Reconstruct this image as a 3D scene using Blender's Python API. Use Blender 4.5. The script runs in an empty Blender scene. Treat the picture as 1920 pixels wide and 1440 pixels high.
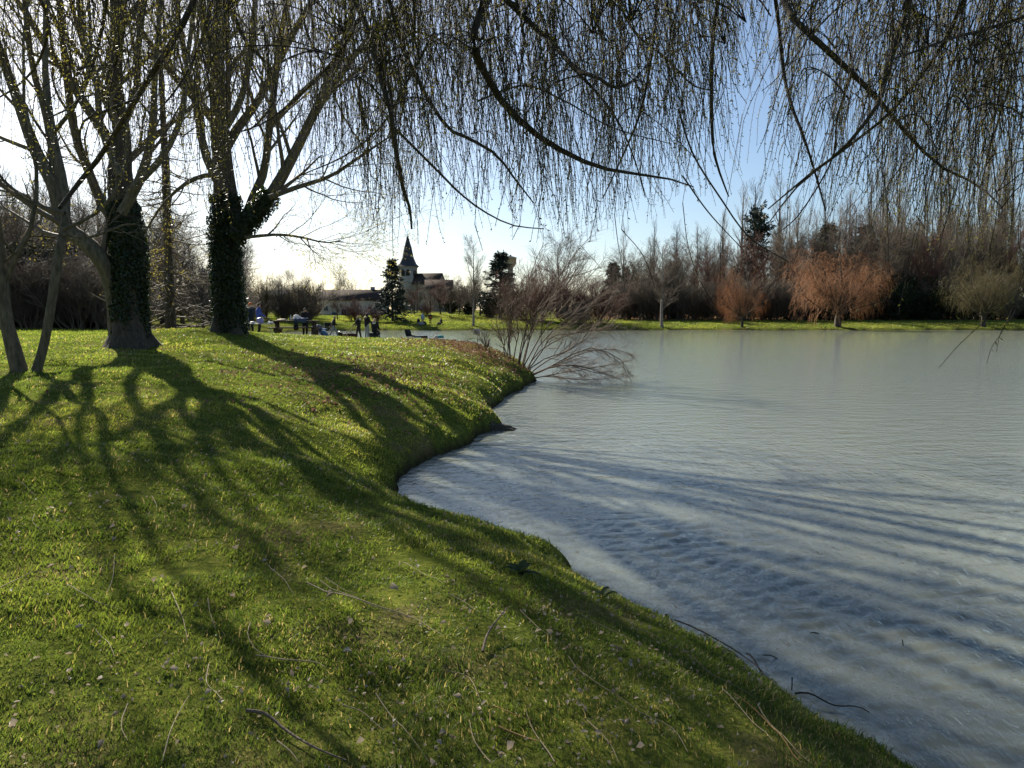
import bpy, math, random
import numpy as np
from mathutils import Vector, Matrix

# ------------------------------------------------------------------ camera, sky, sun, exposure
SC = bpy.context.scene
COL = SC.collection
EYE = 2.4                      # lens height above the water
PITCH = math.radians(5.3)
FPX = 1400.0                   # focal length in photograph pixels (1920 wide)
cam_data = bpy.data.cameras.new('camera')
cam_data.sensor_width = 36.0
cam_data.lens = 36.0 * FPX / 1920.0
cam_data.clip_start = 0.05
cam_data.clip_end = 6000
cam = bpy.data.objects.new('camera', cam_data)
cam.location = (0, 0, EYE)
cam.rotation_euler = (math.pi / 2 - PITCH, 0, 0)
COL.objects.link(cam)
SC.camera = cam

SUN_AZ = math.radians(33)      # to the left of the view direction
SUN_EL = math.radians(31)
world = bpy.data.worlds.new('World')
SC.world = world
world.use_nodes = True
wn = world.node_tree.nodes
sky = wn.new('ShaderNodeTexSky')
sky.sky_type = 'NISHITA'
sky.sun_disc = False
sky.sun_elevation = SUN_EL
sky.sun_rotation = -SUN_AZ
sky.altitude = 100
sky.air_density = 1.0
sky.dust_density = 0.9
sky.ozone_density = 3.0
wn['Background'].inputs['Strength'].default_value = 0.055
world.node_tree.links.new(sky.outputs['Color'], wn['Background'].inputs['Color'])

sun_data = bpy.data.lights.new('sun', 'SUN')
sun_data.energy = 5.0
sun_data.angle = math.radians(0.53)
sun_data.color = (1.0, 0.93, 0.80)
sun = bpy.data.objects.new('sun', sun_data)
SUN_DIR = Vector((-math.sin(SUN_AZ) * math.cos(SUN_EL), math.cos(SUN_AZ) * math.cos(SUN_EL), math.sin(SUN_EL)))
sun.rotation_euler = SUN_DIR.to_track_quat('Z', 'Y').to_euler()
sun.location = (-30, 40, 40)
COL.objects.link(sun)

SC.view_settings.view_transform = 'Standard'
SC.view_settings.look = 'None'
SC.view_settings.exposure = 1.28
SC.view_settings.gamma = 1.0
SC.view_settings.use_curve_mapping = False
SC.render.engine = 'CYCLES'
SC.cycles.max_bounces = 6
SC.cycles.diffuse_bounces = 2
SC.cycles.glossy_bounces = 2
SC.cycles.transmission_bounces = 3
SC.cycles.transparent_max_bounces = 4
SC.cycles.caustics_reflective = False
SC.cycles.caustics_refractive = False
SC.cycles.sample_clamp_indirect = 4.0
SC.cycles.use_denoising = True
SC.cycles.denoising_prefilter = 'ACCURATE'
SC.cycles.denoising_input_passes = 'RGB_ALBEDO_NORMAL'
SC.cycles.use_adaptive_sampling = True
SC.cycles.adaptive_threshold = 0.012

rng = np.random.default_rng(11)
random.seed(4)

# ------------------------------------------------------------------ helpers
cp, sp = math.cos(PITCH), math.sin(PITCH)
def ray(px, py):
    u = (px - 960.0) / FPX
    v = (720.0 - py) / FPX
    return np.array([u, cp + v * sp, -sp + v * cp])
def at(px, py, Y):
    d = ray(px, py)
    t = Y / d[1]
    return np.array([d[0] * t, Y, EYE + d[2] * t])
def onz(px, py, z=0.0):
    d = ray(px, py)
    t = (z - EYE) / d[2]
    return np.array([d[0] * t, d[1] * t, z])
def project(P):
    P = np.asarray(P, float)
    rel = P - np.array([0, 0, EYE])
    f = rel[..., 1] * cp - rel[..., 2] * sp
    upc = rel[..., 1] * sp + rel[..., 2] * cp
    f = np.maximum(f, 1e-3)
    return 960 + FPX * rel[..., 0] / f, 720 - FPX * upc / f, f

def hash2(ix, iy, seed):
    n = (ix.astype(np.int64) * 374761393 + iy.astype(np.int64) * 668265263 + seed * 1274126177) & 0x7fffffff
    n = ((n ^ (n >> 13)) * 1274126177) & 0x7fffffff
    n = n ^ (n >> 16)
    return (n & 0xffff) / 65535.0
def vnoise(x, y, seed=0):
    x = np.asarray(x, float); y = np.asarray(y, float)
    ix = np.floor(x); iy = np.floor(y)
    fx = x - ix; fy = y - iy
    fx = fx * fx * (3 - 2 * fx); fy = fy * fy * (3 - 2 * fy)
    a = hash2(ix, iy, seed); b = hash2(ix + 1, iy, seed)
    c = hash2(ix, iy + 1, seed); d = hash2(ix + 1, iy + 1, seed)
    return (a * (1 - fx) + b * fx) * (1 - fy) + (c * (1 - fx) + d * fx) * fy

def new_mesh(name, V, F, mats, attrs=None, smooth=False, fmat=None):
    """V (n,3); F either (m,3)/(m,4) array or list of such arrays."""
    V = np.ascontiguousarray(V, dtype=np.float32)
    if not isinstance(F, (list, tuple)):
        F = [F]
    F = [np.asarray(f, dtype=np.int32) for f in F if len(f)]
    loops = np.concatenate([f.ravel() for f in F])
    sizes = np.concatenate([np.full(len(f), f.shape[1], dtype=np.int32) for f in F])
    starts = np.concatenate([[0], np.cumsum(sizes)[:-1]]).astype(np.int32)
    me = bpy.data.meshes.new(name)
    me.vertices.add(len(V)); me.vertices.foreach_set('co', V.ravel())
    me.loops.add(len(loops)); me.loops.foreach_set('vertex_index', loops)
    me.polygons.add(len(sizes))
    me.polygons.foreach_set('loop_start', starts)
    me.polygons.foreach_set('loop_total', sizes)
    if not isinstance(mats, (list, tuple)):
        mats = [mats]
    for m in mats:
        me.materials.append(m)
    if fmat is not None:
        me.polygons.foreach_set('material_index', np.asarray(fmat, dtype=np.int32))
    if attrs:
        for k, a in attrs.items():
            at_ = me.attributes.new(k, 'FLOAT', 'POINT')
            at_.data.foreach_set('value', np.asarray(a, dtype=np.float32))
    me.update(calc_edges=True)
    me.validate()
    if smooth:
        me.polygons.foreach_set('use_smooth', np.ones(len(sizes), dtype=bool))
    return me

def link(name, data, parent=None, loc=None, rotz=0.0, scale=None):
    o = bpy.data.objects.new(name, data)
    COL.objects.link(o)
    if parent is not None:
        o.parent = parent
    if loc is not None:
        o.location = tuple(float(a) for a in loc)
    if rotz:
        o.rotation_euler = (0, 0, rotz)
    if scale is not None:
        o.scale = scale if hasattr(scale, '__len__') else (scale,) * 3
    return o
def tag(o, label, cat, group=None, kind=None):
    o['label'] = label
    if cat:
        o['category'] = cat
    if group:
        o['group'] = group
    if kind:
        o['kind'] = kind
    return o
def thing(name, label, cat, loc=(0, 0, 0), rotz=0.0, group=None, scale=None):
    o = link(name, None, None, loc, rotz, scale)
    o.empty_display_size = 0.2
    return tag(o, label, cat, group)
def copy_thing(root, label=None, loc=None, rotz=None, scale=None, group=None):
    r = root.copy(); COL.objects.link(r)
    if label: r['label'] = label
    if group: r['group'] = group
    if loc is not None: r.location = tuple(float(a) for a in loc)
    if rotz is not None: r.rotation_euler = (r.rotation_euler[0], r.rotation_euler[1], rotz)
    if scale is not None: r.scale = scale if hasattr(scale, '__len__') else (scale,) * 3
    for ch in list(root.children):
        c = ch.copy(); COL.objects.link(c); c.parent = r
        for g in list(ch.children):
            d = g.copy(); COL.objects.link(d); d.parent = c
    return r

# tubes: P (n,k,3), R (n,k)
def tubes(P, R, sides=4, rnd=None):
    P = np.asarray(P, float); R = np.asarray(R, float)
    n, k, _ = P.shape
    T = np.empty_like(P)
    T[:, 1:-1] = P[:, 2:] - P[:, :-2]
    T[:, 0] = P[:, 1] - P[:, 0]
    T[:, -1] = P[:, -1] - P[:, -2]
    T /= np.linalg.norm(T, axis=2, keepdims=True) + 1e-9
    mean = P[:, -1] - P[:, 0]
    ref = np.where((np.abs(mean[:, 2]) > 0.8 * np.linalg.norm(mean, axis=1))[:, None], np.array([1.0, 0.13, 0]), np.array([0.05, 0.1, 1.0]))
    A = np.cross(T, ref[:, None, :]); A /= np.linalg.norm(A, axis=2, keepdims=True) + 1e-9
    B = np.cross(T, A)
    ang = np.arange(sides) * 2 * np.pi / sides
    V = P[:, :, None, :] + R[:, :, None, None] * (np.cos(ang)[None, None, :, None] * A[:, :, None, :] + np.sin(ang)[None, None, :, None] * B[:, :, None, :])
    idx = np.arange(n * k * sides).reshape(n, k, sides)
    a = idx[:, :-1, :]; b = np.roll(idx, -1, axis=2)[:, :-1, :]
    c = np.roll(idx, -1, axis=2)[:, 1:, :]; d = idx[:, 1:, :]
    F = np.stack([a, b, c, d], axis=-1).reshape(-1, 4)
    V = V.reshape(-1, 3)
    if rnd is None:
        rnd = rng.random(n)
    at_ = np.repeat(np.asarray(rnd, float), k * sides)
    return V, F, at_
class Bag:
    def __init__(self):
        self.V = []; self.F = []; self.A = []; self.n = 0
    def add(self, V, F, A=None):
        V = np.asarray(V, float)
        F = np.asarray(F)
        self.V.append(V); self.F.append(F + self.n)
        self.A.append(np.full(len(V), 0.5) if A is None else np.asarray(A))
        self.n += len(V)
        return self
    def tubes(self, P, R, sides=4, rnd=None):
        V, F, A = tubes(P, R, sides, rnd)
        return self.add(V, F, A)
    def tube(self, pts, rad, sides=6, rnd=0.5):
        pts = np.asarray(pts, float)
        rad = np.broadcast_to(np.asarray(rad, float), (len(pts),))
        return self.tubes(pts[None], rad[None], sides, [rnd])
    def box(self, c, s, rot=None, taper=1.0):
        x, y, z = np.asarray(s, float) / 2
        v = np.array([[-x, -y, -z], [x, -y, -z], [x, y, -z], [-x, y, -z], [-x * taper, -y * taper, z], [x * taper, -y * taper, z], [x * taper, y * taper, z], [-x * taper, y * taper, z]])
        if rot is not None:
            v = v @ np.array(rot).T
        f = np.array([[0, 3, 2, 1], [4, 5, 6, 7], [0, 1, 5, 4], [1, 2, 6, 5], [2, 3, 7, 6], [3, 0, 4, 7]])
        return self.add(v + np.asarray(c, float), f)
    def cap(self, pts, rad, sides=8, squash=(1, 1)):
        """closed lofted tube along pts with end caps (as fans)"""
        pts = np.asarray(pts, float); rad = np.broadcast_to(np.asarray(rad, float), (len(pts),))
        V, F, A = tubes(pts[None], rad[None], sides)
        m = len(V)
        V = np.vstack([V, pts[0], pts[-1]])
        r = np.arange(sides)
        f0 = np.stack([np.full(sides, m), (r + 1) % sides, r], 1)
        e = (len(pts) - 1) * sides
        f1 = np.stack([np.full(sides, m + 1), e + r, e + (r + 1) % sides], 1)
        n0 = self.n
        self.V.append(V); self.F += [F + n0, f0 + n0, f1 + n0]; self.A.append(np.full(len(V), 0.5)); self.n += len(V)
        return self
    def lathe(self, prof, c=(0, 0, 0), sides=16, rot=None):
        prof = np.asarray(prof, float)
        a = np.arange(sides) * 2 * np.pi / sides
        V = np.stack([prof[:, 0:1] * np.cos(a), prof[:, 0:1] * np.sin(a), np.repeat(prof[:, 1:2], sides, 1)], -1).reshape(-1, 3)
        idx = np.arange(len(prof) * sides).reshape(len(prof), sides)
        F = np.stack([idx[:-1], np.roll(idx, -1, 1)[:-1], np.roll(idx, -1, 1)[1:], idx[1:]], -1).reshape(-1, 4)
        if rot is not None:
            V = V @ np.array(rot).T
        return self.add(V + np.asarray(c, float), F)
    def mesh(self, name, mat, smooth=False):
        F3 = [f for f in self.F if f.shape[1] == 3]; F4 = [f for f in self.F if f.shape[1] == 4]
        Fs = []
        if F4: Fs.append(np.concatenate(F4))
        if F3: Fs.append(np.concatenate(F3))
        return new_mesh(name, np.concatenate(self.V), Fs, mat, {'rnd': np.concatenate(self.A)}, smooth)
    def build(self, name, mat, parent=None, smooth=False, loc=None, rotz=0.0):
        return link(name, self.mesh(name, mat, smooth), parent, loc, rotz)

def spawn(P, R, n, length, angle, k, up, jit, rs=0.6, rtip=0.15, t0=0.2, t1=1.0, rmin=0.001, shrink=0.5, flat=0.0):
    """grow n children on every polyline; up>0 bends up, <0 weeps. returns P2 (n*m,k,3), R2"""
    m, kk, _ = P.shape
    t = (t0 + (t1 - t0) * ((np.arange(n)[None, :] + rng.random((m, n))) / n)) * (kk - 1)
    i = np.clip(np.floor(t).astype(int), 0, kk - 2); f = (t - i)[..., None]
    rows = np.arange(m)[:, None]
    p = P[rows, i] * (1 - f) + P[rows, i + 1] * f
    r = R[rows, i] * (1 - f[..., 0]) + R[rows, i + 1] * f[..., 0]
    T = P[rows, i + 1] - P[rows, i]
    T = T / (np.linalg.norm(T, axis=-1, keepdims=True) + 1e-9)
    q = rng.normal(size=T.shape); q[..., 2] *= (1 - flat)
    q -= (q * T).sum(-1, keepdims=True) * T
    q /= np.linalg.norm(q, axis=-1, keepdims=True) + 1e-9
    a = np.radians(angle) * (0.75 + 0.5 * rng.random((m, n, 1)))
    d = T * np.cos(a) + q * np.sin(a)
    plen = np.linalg.norm(np.diff(P, axis=1), axis=2).sum(1)[:, None]
    L = (length * plen if length < 0 else np.full_like(r, length)) if not hasattr(length, '__len__') else length[0] + (length[1] - length[0]) * rng.random((m, n))
    if not hasattr(length, '__len__') and length < 0:
        L = -length * plen * np.ones_like(r)
    L = L * (0.7 + 0.6 * rng.random((m, n))) * (1 - shrink * (t / (kk - 1)))
    step = (L / (k - 1))[..., None]
    out = np.empty((m, n, k, 3)); out[:, :, 0] = p
    for s in range(1, k):
        d = d + np.array([0, 0, up]) / (k - 1) + rng.normal(size=d.shape) * jit
        d /= np.linalg.norm(d, axis=-1, keepdims=True) + 1e-9
        out[:, :, s] = out[:, :, s - 1] + d * step
    r0 = np.maximum(r * rs, rmin)
    w = np.linspace(0, 1, k)
    R2 = r0[..., None] * (1 - w * (1 - rtip))
    R2 = np.maximum(R2, rmin * 0.6)
    return out.reshape(m * n, k, 3), R2.reshape(m * n, k)
def smooth_path(pts, rad, k):
    """Catmull-Rom resample to k points"""
    pts = np.asarray(pts, float); rad = np.asarray(rad, float)
    if len(rad) == 2 and len(pts) > 2:
        rad = np.linspace(rad[0], rad[1], len(pts))
    q = np.vstack([2 * pts[0] - pts[1], pts, 2 * pts[-1] - pts[-2]])
    t = np.linspace(0, len(pts) - 1, k); i = np.clip(np.floor(t).astype(int), 0, len(pts) - 2); f = (t - i)[:, None]
    p0, p1, p2, p3 = q[i], q[i + 1], q[i + 2], q[i + 3]
    out = 0.5 * (2 * p1 + (p2 - p0) * f + (2 * p0 - 5 * p1 + 4 * p2 - p3) * f ** 2 + (3 * p1 - p0 - 3 * p2 + p3) * f ** 3)
    return out, np.interp(t, np.arange(len(pts)), rad)

# ------------------------------------------------------------------ materials
def mat_basic(name, c1, c2=None, scale=6.0, rough=0.8, bump=0.0, bscale=None, attr=False, trans=0.0, tcol=None, spec=0.3, metallic=0.0, detail=4.0, stretch=None, alpha=None):
    m = bpy.data.materials.new(name); m.use_nodes = True
    nt = m.node_tree; N = nt.nodes; L = nt.links
    b = N['Principled BSDF']; out = N['Material Output']
    b.inputs['Roughness'].default_value = rough
    b.inputs['Specular IOR Level'].default_value = spec
    b.inputs['Metallic'].default_value = metallic
    c2 = c2 or tuple(v * 0.6 for v in c1)
    mix = N.new('ShaderNodeMix'); mix.data_type = 'RGBA'
    mix.inputs['A'].default_value = (*c1, 1); mix.inputs['B'].default_value = (*c2, 1)
    tc = N.new('ShaderNodeTexCoord')
    no = N.new('ShaderNodeTexNoise'); no.inputs['Scale'].default_value = scale; no.inputs['Detail'].default_value = detail
    src = tc.outputs['Object']
    if stretch:
        mp = N.new('ShaderNodeMapping'); mp.inputs['Scale'].default_value = stretch
        L.new(src, mp.inputs['Vector']); src = mp.outputs['Vector']
    L.new(src, no.inputs['Vector'])
    rmp = N.new('ShaderNodeMapRange'); rmp.inputs['From Min'].default_value = 0.3; rmp.inputs['From Max'].default_value = 0.7
    L.new(no.outputs['Fac'], rmp.inputs['Value'])
    fac = rmp.outputs['Result']
    if attr:
        an = N.new('ShaderNodeAttribute'); an.attribute_name = 'rnd'
        mm = N.new('ShaderNodeMath'); mm.operation = 'MULTIPLY_ADD'
        mm.inputs[1].default_value = 0.4; L.new(fac, mm.inputs[0])
        m2 = N.new('ShaderNodeMath'); m2.operation = 'MULTIPLY'; m2.inputs[1].default_value = 0.7
        L.new(an.outputs['Fac'], m2.inputs[0]); L.new(m2.outputs[0], mm.inputs[2])
        fac = mm.outputs[0]
    L.new(fac, mix.inputs['Factor'])
    L.new(mix.outputs['Result'], b.inputs['Base Color'])
    if bump:
        bp = N.new('ShaderNodeBump'); bp.inputs['Strength'].default_value = bump; bp.inputs['Distance'].default_value = 0.02
        n2 = N.new('ShaderNodeTexNoise'); n2.inputs['Scale'].default_value = bscale or scale * 3; n2.inputs['Detail'].default_value = 5
        L.new(src, n2.inputs['Vector']); L.new(n2.outputs['Fac'], bp.inputs['Height']); L.new(bp.outputs['Normal'], b.inputs['Normal'])
    if trans > 0:
        tr = N.new('ShaderNodeBsdfTranslucent')
        if tcol:
            tr.inputs['Color'].default_value = (*tcol, 1)
        else:
            L.new(mix.outputs['Result'], tr.inputs['Color'])
        ms = N.new('ShaderNodeMixShader'); ms.inputs[0].default_value = trans
        L.new(b.outputs[0], ms.inputs[1]); L.new(tr.outputs[0], ms.inputs[2]); L.new(ms.outputs[0], out.inputs['Surface'])
    return m
M = {}
M['bark_grey'] = mat_basic('bark_grey', (0.17, 0.14, 0.095), (0.06, 0.055, 0.035), 7, 0.9, 1.0, 22, stretch=(2.2, 2.2, 0.7), detail=7)
M['bark_dark'] = mat_basic('bark_dark', (0.085, 0.07, 0.05), (0.035, 0.03, 0.022), 6, 0.9, 0.9, 12, stretch=(3, 3, 0.6))
M['bark_willow'] = mat_basic('bark_willow', (0.06, 0.048, 0.03), (0.03, 0.027, 0.016), 9, 0.85, 0.8, 30, attr=True)
M['twig_willow'] = mat_basic('twig_willow', (0.042, 0.033, 0.017), (0.024, 0.018, 0.011), 2, 0.7, attr=True)
M['leaf_willow'] = mat_basic('leaf_willow', (0.085, 0.09, 0.024), (0.05, 0.062, 0.02), 3, 0.5, attr=True, trans=0.45, tcol=(0.32, 0.29, 0.045))
M['bud_yellow'] = mat_basic('bud_yellow', (0.26, 0.22, 0.04), (0.16, 0.15, 0.03), 3, 0.6, attr=True, trans=0.5, tcol=(0.50, 0.42, 0.06))
M['ivy'] = mat_basic('ivy', (0.018, 0.036, 0.011), (0.010, 0.020, 0.007), 3, 0.45, attr=True, trans=0.12, tcol=(0.04, 0.08, 0.012), spec=0.3)
M['twig_brown'] = mat_basic('twig_brown', (0.165, 0.13, 0.092), (0.105, 0.083, 0.06), 1, 0.8, attr=True)
M['twig_grey'] = mat_basic('twig_grey', (0.17, 0.15, 0.125), (0.10, 0.088, 0.075), 1, 0.8, attr=True)
M['twig_red'] = mat_basic('twig_red', (0.17, 0.075, 0.05), (0.09, 0.05, 0.038), 1, 0.8, attr=True)
M['twig_orange'] = mat_basic('twig_orange', (0.60, 0.32, 0.15), (0.38, 0.20, 0.10), 1, 0.7, attr=True, trans=0.4)
M['twig_yellow'] = mat_basic('twig_yellow', (0.24, 0.20, 0.065), (0.14, 0.115, 0.05), 1, 0.7, attr=True, trans=0.25)
M['needles'] = mat_basic('needles', (0.04, 0.058, 0.036), (0.022, 0.034, 0.024), 1, 0.7, attr=True)
M['evergreen'] = mat_basic('evergreen', (0.03, 0.045, 0.018), (0.016, 0.024, 0.01), 1, 0.8, attr=True, spec=0.1)
M['bush_bark'] = mat_basic('bush_bark', (0.20, 0.14, 0.09), (0.10, 0.07, 0.045), 8, 0.8, 0.5, 30)
M['twig_bush'] = mat_basic('twig_bush', (0.17, 0.115, 0.075), (0.095, 0.066, 0.045), 2, 0.75, attr=True)
M['bark_pale'] = mat_basic('bark_pale', (0.30, 0.26, 0.21), (0.16, 0.13, 0.10), 5, 0.9, 0.5, 14)
# ------------------------------------------------------------------ the lake outline (world metres) and the height of the land
near_px = [(1690, 1440), (1620, 1395), (1528, 1340), (1438, 1285), (1348, 1235), (1258, 1185), (1178, 1140), (1122, 1112), (1078, 1088), (1050, 1062), (985, 1050), (920, 1032), (860, 1008), (800, 982), (745, 952), (728, 930), (738, 905), (752, 884), (775, 866), (830, 848), (880, 828), (905, 812), (948, 806), (952, 800), (925, 790), (926, 770), (940, 752), (962, 738), (990, 720)]
shore = [onz(p_[0], p_[1], float(np.clip((p_[1] - 860) / 580.0, 0, 1)) * 0.09)[:2] for p_ in near_px]
lake = [(8.0, -8.0), (5.2, -2.0), (3.1, 1.6)] + [tuple(p) for p in shore] + [
    (0.9, 27.4), (0.5, 30), (-0.3, 34), (-1.3, 38), (-2.4, 41.5), (-4.0, 45), (-6.2, 48), (-9.5, 49.5), (-14, 50.2), (-19, 52), (-25, 60), (-31, 79), (-33.5, 92), (-32, 104), (-27, 112),
    (-18, 115.5), (-8, 115), (3, 115.8), (14, 117.5), (26, 118), (40, 117), (55, 117.6), (72, 117), (90, 118.5), (112, 119), (135, 112), (160, 85), (165, 40), (140, -20), (90, -60), (40, -70), (18, -45)]
lake = np.array(lake)
def lake_sd(x, y):
    """signed distance to the lake edge: positive on land"""
    x = np.asarray(x, float); y = np.asarray(y, float)
    best = np.full(x.shape, 1e9); inside = np.zeros(x.shape, bool)
    n = len(lake)
    for i in range(n):
        x1, y1 = lake[i]; x2, y2 = lake[(i + 1) % n]
        dx, dy = x2 - x1, y2 - y1
        t = np.clip(((x - x1) * dx + (y - y1) * dy) / (dx * dx + dy * dy + 1e-12), 0, 1)
        best = np.minimum(best, (x - x1 - t * dx) ** 2 + (y - y1 - t * dy) ** 2)
        cond = (y1 > y) != (y2 > y)
        xx = x1 + (y - y1) * dx / (dy if dy != 0 else 1e-12)
        inside ^= cond & (x < xx)
    d = np.sqrt(best)
    return np.where(inside, -d, d)
ctrl = np.array([
    (0, 0, 0.98), (0, -10, 1.25), (-5, 0, 1.05), (-12, 0, 1.2), (2, -3, 0.9), (-4, 5, 1.08), (-9, 7, 1.2), (-1.5, 6, 0.95), (-9.1, 14.4, 1.36), (-10.2, 20, 1.55), (-9.1, 24.2, 1.90), (-9.3, 27, 1.76), (-7.7, 25.2, 1.58), (-5.0, 24, 1.55),
    (-6, 27, 1.52), (-10.3, 30, 1.70), (-8.6, 30.5, 1.52), (-7.3, 31, 1.47), (-5.6, 31, 1.44), (-10.5, 34, 1.5), (-11.2, 38.2, 1.3), (-13.6, 41, 1.32), (-10, 42, 1.12), (-9, 46, 1.0), (-2, 25, 1.68), (-1.8, 30, 1.55), (-13.2, 25, 1.72), (-20, 25, 1.4), (-30, 30, 1.1), (-9.5, 52, 0.86), (-6, 45, 0.95), (-3.2, 38, 1.05), (-17, 50, 1.2), (-13.5, 49, 1.05),
    (-26, 60, 1.2), (-42, 60, 1.4), (-5, 12, 1.2), (-3, 17, 1.3), (-60, 60, 1.8), (-40, 100, 1.4), (0, 142, 1.7), (-14, 128, 1.6), (-13, 138, 2.6), (-30, 130, 1.6), (20, 135, 1.45), (50, 140, 1.5), (100, 140, 1.5), (-60, 125, 2.2), (-90, 210, 4), (0, 200, 3), (110, 210, 2.6), (-150, 60, 3), (-120, -80, 3), (30, -110, 2.5), (230, 60, 2.5), (-40, -20, 1.5), (150, 200, 2.5)])
MQ = 2.0
def _phi(r2):
    return np.sqrt(r2 + MQ * MQ)
_A = _phi(((ctrl[:, None, :2] - ctrl[None, :, :2]) ** 2).sum(-1))
_w = np.linalg.solve(_A + 1e-6 * np.eye(len(ctrl)), ctrl[:, 2] - 2.0)
def mound(x, y):
    out = np.full(np.shape(x), 2.0)
    for (cx, cy, _), w in zip(ctrl, _w):
        out = out + w * _phi((x - cx) ** 2 + (y - cy) ** 2)
    return np.clip(out, 0.6, 5.0)
def height(x, y):
    x = np.asarray(x, float); y = np.asarray(y, float)
    sh = x.shape
    x = x.ravel(); y = y.ravel()
    r = np.hypot(x, y)
    wob = (vnoise(x * 1.3, y * 1.3, 5) - 0.5) * 0.5 * np.clip(r / 8, 0.5, 1) + (vnoise(x * 4.1, y * 4.1, 6) - 0.5) * 0.16
    d = lake_sd(x, y) + np.where(r < 60, wob * 0.7, wob * 3)
    m = np.where(r < 400, mound(x, y), 3.5)
    Lr = np.where(y > 90, 7.0, np.where(r < 9, 1.25, 1.7))
    dp = np.maximum(d, 0)
    land = (m - 0.22) * (1 - np.exp(-dp / Lr)) + 0.22 * (1 - np.exp(-dp / 0.14))
    bumps = (vnoise(x * 0.9, y * 0.9, 1) - 0.5) * 0.09 + (vnoise(x * 2.7, y * 2.7, 2) - 0.5) * 0.045 + (vnoise(x * 7, y * 7, 3) - 0.5) * 0.022
    land = land + bumps * np.clip(dp / 0.4, 0, 1)
    wet = -0.65 * (1 - np.exp(d.clip(max=0) / 0.9)) - 0.02
    return np.where(d > 0, land, wet).reshape(sh)
def h1(x, y):
    return float(height(np.array([x]), np.array([y]))[0])
def gp(px, py, far=150):
    """where the view ray through a pixel meets the land"""
    d = ray(px, py)
    t = np.geomspace(1.2, far, 4000)
    z = EYE + d[2] * t
    hh = height(d[0] * t, d[1] * t)
    k = np.argmax(z < hh)
    return np.array([d[0] * t[k], d[1] * t[k], hh[k]])
def gat(px, Y):
    """a land point at view column px and distance Y"""
    x = (px - 960) / FPX * Y * 1.0
    return np.array([x, Y, h1(x, Y)])

# ------------------------------------------------------------------ ground sheet
th = np.concatenate([np.radians(np.linspace(-180, -50, 40, endpoint=False)), np.radians(np.linspace(-50, 50, 520, endpoint=False)), np.radians(np.linspace(50, 180, 40))])
rr = np.concatenate([[0.0], np.geomspace(0.6, 180, 330), np.geomspace(190, 5000, 24)])
TH, RR = np.meshgrid(th, rr, indexing='ij')
GX = np.sin(TH) * RR; GY = np.cos(TH) * RR
GZ = height(GX, GY)
idx = np.arange(GX.size).reshape(GX.shape)
F = np.stack([idx[:-1, :-1], idx[1:, :-1], idx[1:, 1:], idx[:-1, 1:]], -1).reshape(-1, 4)
keep = ~((GZ[:-1, :-1] < -0.6) & (GZ[1:, 1:] < -0.6) & (RR[:-1, :-1] > 4)).ravel()
GV = np.stack([GX, GY, GZ], -1).reshape(-1, 3)

def ground_material():
    m = bpy.data.materials.new('lawn_ground'); m.use_nodes = True
    N = m.node_tree.nodes; L = m.node_tree.links; b = N['Principled BSDF']
    tc = N.new('ShaderNodeTexCoord')
    def noise(s, d=4, w=None):
        n = N.new('ShaderNodeTexNoise'); n.inputs['Scale'].default_value = s; n.inputs['Detail'].default_value = d
        L.new(tc.outputs['Object'], n.inputs['Vector']); return n.outputs['Fac']
    def ramp(v, a, bb):
        r = N.new('ShaderNodeMapRange'); r.inputs['From Min'].default_value = a; r.inputs['From Max'].default_value = bb; L.new(v, r.inputs['Value']); return r.outputs['Result']
    def mix(f, a, c):
        x = N.new('ShaderNodeMix'); x.data_type = 'RGBA'
        L.new(f, x.inputs['Factor'])
        for k, v in (('A', a), ('B', c)):
            if isinstance(v, tuple): x.inputs[k].default_value = (*v, 1)
            else: L.new(v, x.inputs[k])
        return x.outputs['Result']
    green = mix(ramp(noise(0.5), 0.35, 0.65), (0.10, 0.125, 0.022), (0.16, 0.165, 0.034))
    green = mix(ramp(noise(9, 5), 0.4, 0.65), green, (0.06, 0.08, 0.017))
    dry = mix(ramp(noise(25, 3), 0.35, 0.65), (0.20, 0.16, 0.07), (0.10, 0.085, 0.035))
    col = mix(ramp(noise(1.1, 5), 0.53, 0.68), green, dry)
    at_ = N.new('ShaderNodeAttribute'); at_.attribute_name = 'litter'
    lit = mix(ramp(noise(14, 4), 0.4, 0.6), (0.22, 0.12, 0.07), (0.09, 0.055, 0.032))
    col = mix(at_.outputs['Fac'], col, lit)
    a2 = N.new('ShaderNodeAttribute'); a2.attribute_name = 'wet'
    mud = mix(ramp(noise(20, 4), 0.4, 0.6), (0.045, 0.036, 0.022), (0.02, 0.018, 0.011))
    col = mix(a2.outputs['Fac'], col, mud)
    L.new(col, b.inputs['Base Color']); b.inputs['Roughness'].default_value = 0.9; b.inputs['Specular IOR Level'].default_value = 0.0
    bp = N.new('ShaderNodeBump'); bp.inputs['Strength'].default_value = 0.7; bp.inputs['Distance'].default_value = 0.03
    L.new(noise(28, 6), bp.inputs['Height']); L.new(bp.outputs['Normal'], b.inputs['Normal'])
    return m
M['ground'] = ground_material()
gx, gy, gz = GV.T
_sd = lake_sd(gx, gy)
BUSH = onz(985, 716); BUSH = np.array([BUSH[0] - 0.25, BUSH[1] + 0.3])
litter = np.exp(-(((gx - BUSH[0] + 1.6) / 1.7) ** 2 + ((gy - BUSH[1] + 0.6) / 2.6) ** 2)) * 0.6 * (vnoise(gx * 4, gy * 4, 8) * 0.9 + 0.3)
far_floor = np.clip((gx - 12) / 8, 0, 1) * np.clip((gy - 134) / 6, 0, 1) * np.clip((_sd - 14) / 6, 0, 1) * 0.85
thick_floor = np.clip((-(gx + 24)) / 6, 0, 1) * np.clip((gy - 52) / 6, 0, 1) * np.clip((76 - gy) / 6, 0, 1) * 0.5
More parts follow.
